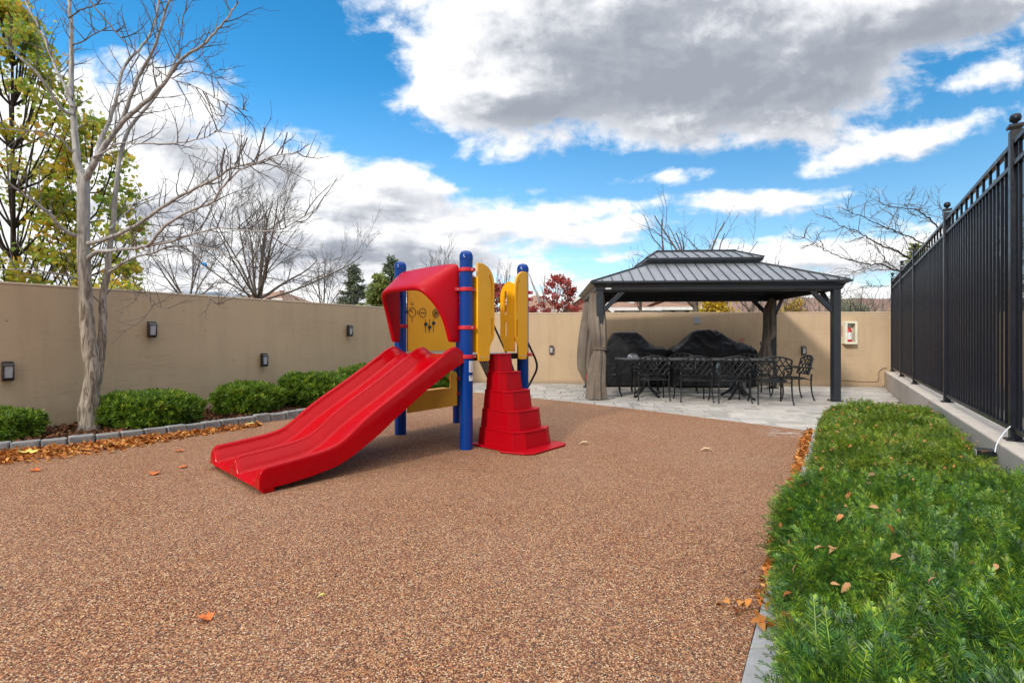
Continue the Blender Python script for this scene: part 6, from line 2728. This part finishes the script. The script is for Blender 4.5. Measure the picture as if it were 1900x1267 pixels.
leafy_tree('gold_bush', at(1325, 21), 3.1, 1.25, .9, .4, 91, 'wide yellow-green bush seen under the middle of the gazebo roof', 'goldleaf', 4200, .11, T_DIAMOND, rt=.04, clumps=48, csize=.30, cat='bush', group='golden bushes behind the back wall')
leafy_tree('evergreen_bush', at(1578, 19), 2.75, 1.1, .9, .3, 92, 'dark straggly evergreen bush right of the bare gazebo post', 'spruce', 4200, .10, T_LANCE, rt=.05, clumps=44, csize=.28, cat='bush')


def conifer(px, top_py, Y, w, label, seed, mat, n=9000, name='spruce_tree', group='spruces beyond the left wall'):
    rg = random.Random(seed)
    rng = np.random.default_rng(seed)
    base = at(px, Y)
    H = EYE - (top_py - 633) / F * Y + .1
    root = empty(name, base, label, 'tree', group)
    b = MB()
    b.tube([base, base + Vector((0, 0, H * .6)), base + Vector((0, 0, H))], [.14, .07, .012], 8)
    P, A = [], []
    z = .5
    while z < H - .05:
        f = 1 - z / H
        nb = int(5 + 5 * f)
        for k in range(nb):
            a = rg.uniform(0, 2 * PI)
            L = w * f ** .85 * rg.uniform(.72, 1.15) + .06
            d = Vector((math.cos(a), math.sin(a), .12))
            s = base + Vector((0, 0, z))
            tip = s + d * L + Vector((0, 0, .10 * L - .12 * L * L))
            b.tube([s, s.lerp(tip, .5) - Vector((0, 0, .04)), tip], [.022 * f + .006, .012 * f + .004, .003], 3, cap=False)
            m = max(4, int(L * n / (H * w * 22)))
            for q in range(m):
                t = rg.uniform(.12, 1.02)
                p = s.lerp(tip, t)
                sp_ = .16 * L * (1.1 - t) + .05
                P.append((p.x + rg.gauss(0, sp_), p.y + rg.gauss(0, sp_), p.z + rg.gauss(0, .05) - .03))
                A.append((d.x + rg.gauss(0, .6), d.y + rg.gauss(0, .6), rg.gauss(.1, .35)))
        z += .22 * (.5 + f)
    b.build('trunk', M['darkbark'], root, world=True)
    P, A = np.array(P), np.array(A)
    A /= np.linalg.norm(A, axis=1, keepdims=True)
    zz = np.array([0, 0, 1.]) + rng.normal(size=P.shape) * .4
    zz -= A * (zz * A).sum(1, keepdims=True)
    zz /= np.linalg.norm(zz, axis=1, keepdims=True)
    np_mesh('crown', scatter(T_LANCE * np.array([1.0, 1, 1]), P, np.stack([np.cross(A, zz), A, zz], axis=2), rng.uniform(.13, .24, len(P))), 6, M[mat], root)


conifer(657, 489, 25, 1.35, 'smaller slim spruce beyond the left wall, left of the red hood', 101, 'spruce', 15000)
conifer(726, 474, 26, 1.6, 'taller spruce directly behind the red hood', 102, 'spruce', 17000)
conifer(704, 508, 22.5, 1.7, 'bushier yellow-green evergreen in front of the taller spruce', 103, 'spruce_y', 17000, 'evergreen_tree')
conifer(1862, 330, 13.5, 1.5, 'thin spruce glimpsed through the pickets at the right edge', 104, 'spruce', 3200, 'spruce_tree', 'spruces beyond the fence')
conifer(1702, 452, 16.5, .9, 'spruce just behind the far half of the metal fence', 105, 'spruce_y', 7000, 'spruce_tree', 'spruces beyond the fence')


# ------------------------------------------------------------------ houses beyond
def house(px0, px1, Y, depth, eave_py, ridge_py, label, wallm, roofm, gable=None, nwin=3, chim=None, name='brick_house', group='houses beyond the walls', hip_=.5):
    x0, x1 = (px0 - 950) / F * Y, (px1 - 950) / F * Y
    ez = EYE - (eave_py - 633) / F * Y
    rz_ = EYE - (ridge_py - 633) / F * (Y + depth / 2)
    root = empty(name, ((x0 + x1) / 2, Y, -.1), label, 'house', group)
    b = MB()
    b.prism([(x0, Y), (x1, Y), (x1, Y + depth), (x0, Y + depth)], -.1, ez)
    b.build('wall', M[wallm], root, world=True)
    b = MB()
    o = .35
    e = [Vector((x0 - o, Y - o, ez)), Vector((x1 + o, Y - o, ez)), Vector((x1 + o, Y + depth + o, ez)), Vector((x0 - o, Y + depth + o, ez))]
    hh = hip_ * depth / 2
    r = [Vector((x0 + hh, Y + depth / 2, rz_)), Vector((x1 - hh, Y + depth / 2, rz_))]
    b.add(e + r, [(0, 1, 5, 4), (1, 2, 5), (2, 3, 4, 5), (3, 0, 4), (3, 2, 1, 0)])
    rf = b.build('roof', M[roofm], root, world=True)
    b = MB()
    b.box(((x0 + x1) / 2, Y - o - .02, ez - .02), (x1 - x0 + 2 * o, .08, .20))
    b.build('fascia', M['trim'], rf, world=True)
    if chim:
        cx = (chim - 950) / F * Y
        b = MB()
        b.box((cx, Y + .6, ez + .35), (.6, .6, 1.3))
        b.box((cx, Y + .6, ez + 1.02), (.72, .72, .08))
        b.build('chimney', M[wallm], rf, world=True)
    if gable:
        gx = (gable - 950) / F * Y
        b = MB()
        g0, g1, gt = Vector((gx - 1.7, Y - .9, ez)), Vector((gx + 1.7, Y - .9, ez)), Vector((gx, Y - .9, ez + 1.25))
        bk = Vector((0, 3.2, 0))
        b.prism([(gx - 1.5, Y - .6), (gx + 1.5, Y - .6), (gx + 1.5, Y + .1), (gx - 1.5, Y + .1)], -.1, ez)
        b.add([g0 + Vector((.2, .3, 0)), g1 + Vector((-.2, .3, 0)), gt + Vector((0, .3, -.1))], [(0, 1, 2)])
        b.build('gable', M[wallm], root, world=True)
        b = MB()
        b.add([g0, gt, gt + bk, g0 + bk, g1, g1 + bk], [(0, 1, 2, 3), (1, 4, 5, 2)])
        gr_ = b.build('gable_roof', M[roofm], root, world=True, solid=.06)
        b = MB()
        b.beam(g0 - Vector((0, .03, .08)), gt - Vector((0, .03, .08)), .05, .22)
        b.beam(gt - Vector((0, .03, .08)), g1 - Vector((0, .03, .08)), .05, .22)
        b.build('bargeboard', M['trim'], gr_, world=True)
    for k in range(nwin):
        wx = x0 + (x1 - x0) * (k + .5) / nwin
        b = MB()
        zc = ez - .75
        for dx in (-.62, .62, 0):
            b.box((wx + dx, Y - .03, zc), (.07, .08, 1.1))
        for dz in (-.55, .55):
            b.box((wx, Y - .03, zc + dz), (1.31, .08, .07))
        wn_ = b.build('window', M['trim'], root, world=True)
        b = MB()
        b.box((wx, Y - .012, zc), (1.2, .02, 1.06))
        b.build('pane', M['glass'], wn_, world=True)


house(940, 1062, 33, 8, 577, 548, 'brown-roofed brick house left of the gazebo, behind the red trees', 'brick', 'shingle', None, 2, None)
house(1062, 1118, 31, 7, 577, 552, 'brick house with a white-edged gable beside the left end of the gazebo', 'brick', 'shingle', 1084, 1, None)
house(1125, 1215, 32, 7, 573, 558, 'brick house with a chimney seen under the left half of the gazebo roof', 'brick', 'shingle', None, 3, 1192)
house(1222, 1300, 32.5, 7, 572, 557, 'brick house seen under the middle of the gazebo roof, right of the chimney', 'brick', 'shingle', None, 3, None)
house(432, 520, 36, 8, 556, 538, 'tan brick house behind the fan-shaped bare tree', 'brick2', 'shingle', None, 2, None)
house(235, 345, 40, 10, 549, 541, 'long flat grey-roofed building behind the left wall', 'siding', 'greyroof', None, 3, None, 'flat_building', hip_=.1)
house(350, 425, 55, 12, 552, 546, 'distant grey-roofed building behind the left wall, right of the flatter one', 'siding', 'greyroof', None, 2, None, 'flat_building', hip_=.3)

# distant wooded ridge
b = MB()
nx_, ny_ = 120, 14
vs = []
for j in range(ny_ + 1):
    for i in range(nx_ + 1):
        x = -500 + 1100 * i / nx_
        y = 230 + 160 * j / ny_
        e = math.sin(PI * .5 * j / ny_) ** .8
        prof = 22 + 14 * (1 / (1 + math.exp(-(x - 60) / 40))) + 4 * mnoise.noise(Vector((x * .01, 0, 1)))
        if x < 40:
            prof -= 16 * min(1, (40 - x) / 80)
        vs.append((x, y, -1 + e * prof + 1.6 * mnoise.noise(Vector((x * .09, y * .09, 2))) * e))
b.add(vs, [(j * (nx_ + 1) + i, j * (nx_ + 1) + i + 1, (j + 1) * (nx_ + 1) + i + 1, (j + 1) * (nx_ + 1) + i) for j in range(ny_) for i in range(nx_)], True)
struct(b.build('hills', M['hill']))
# woodland in front of the ridge, one mass
rng = np.random.default_rng(77)
n = 26000
x = rng.uniform(15, 75, n)
y = rng.uniform(45, 75, n)
hgt = 3.0 + 1.6 * np.array([mnoise.noise(Vector((a * .16, c * .16, 0))) for a, c in zip(x, y)])
P = np.stack([x, y, rng.uniform(.15, 1, n) ** .6 * hgt], axis=1)
o = leaves('woodland', P, .42, M['brownleaf'], None, T_LANCE, up=0., rng=rng, aspect=.6)
tag(o, 'far brown autumn woodland in front of the ridge', 'woodland', kind='stuff')
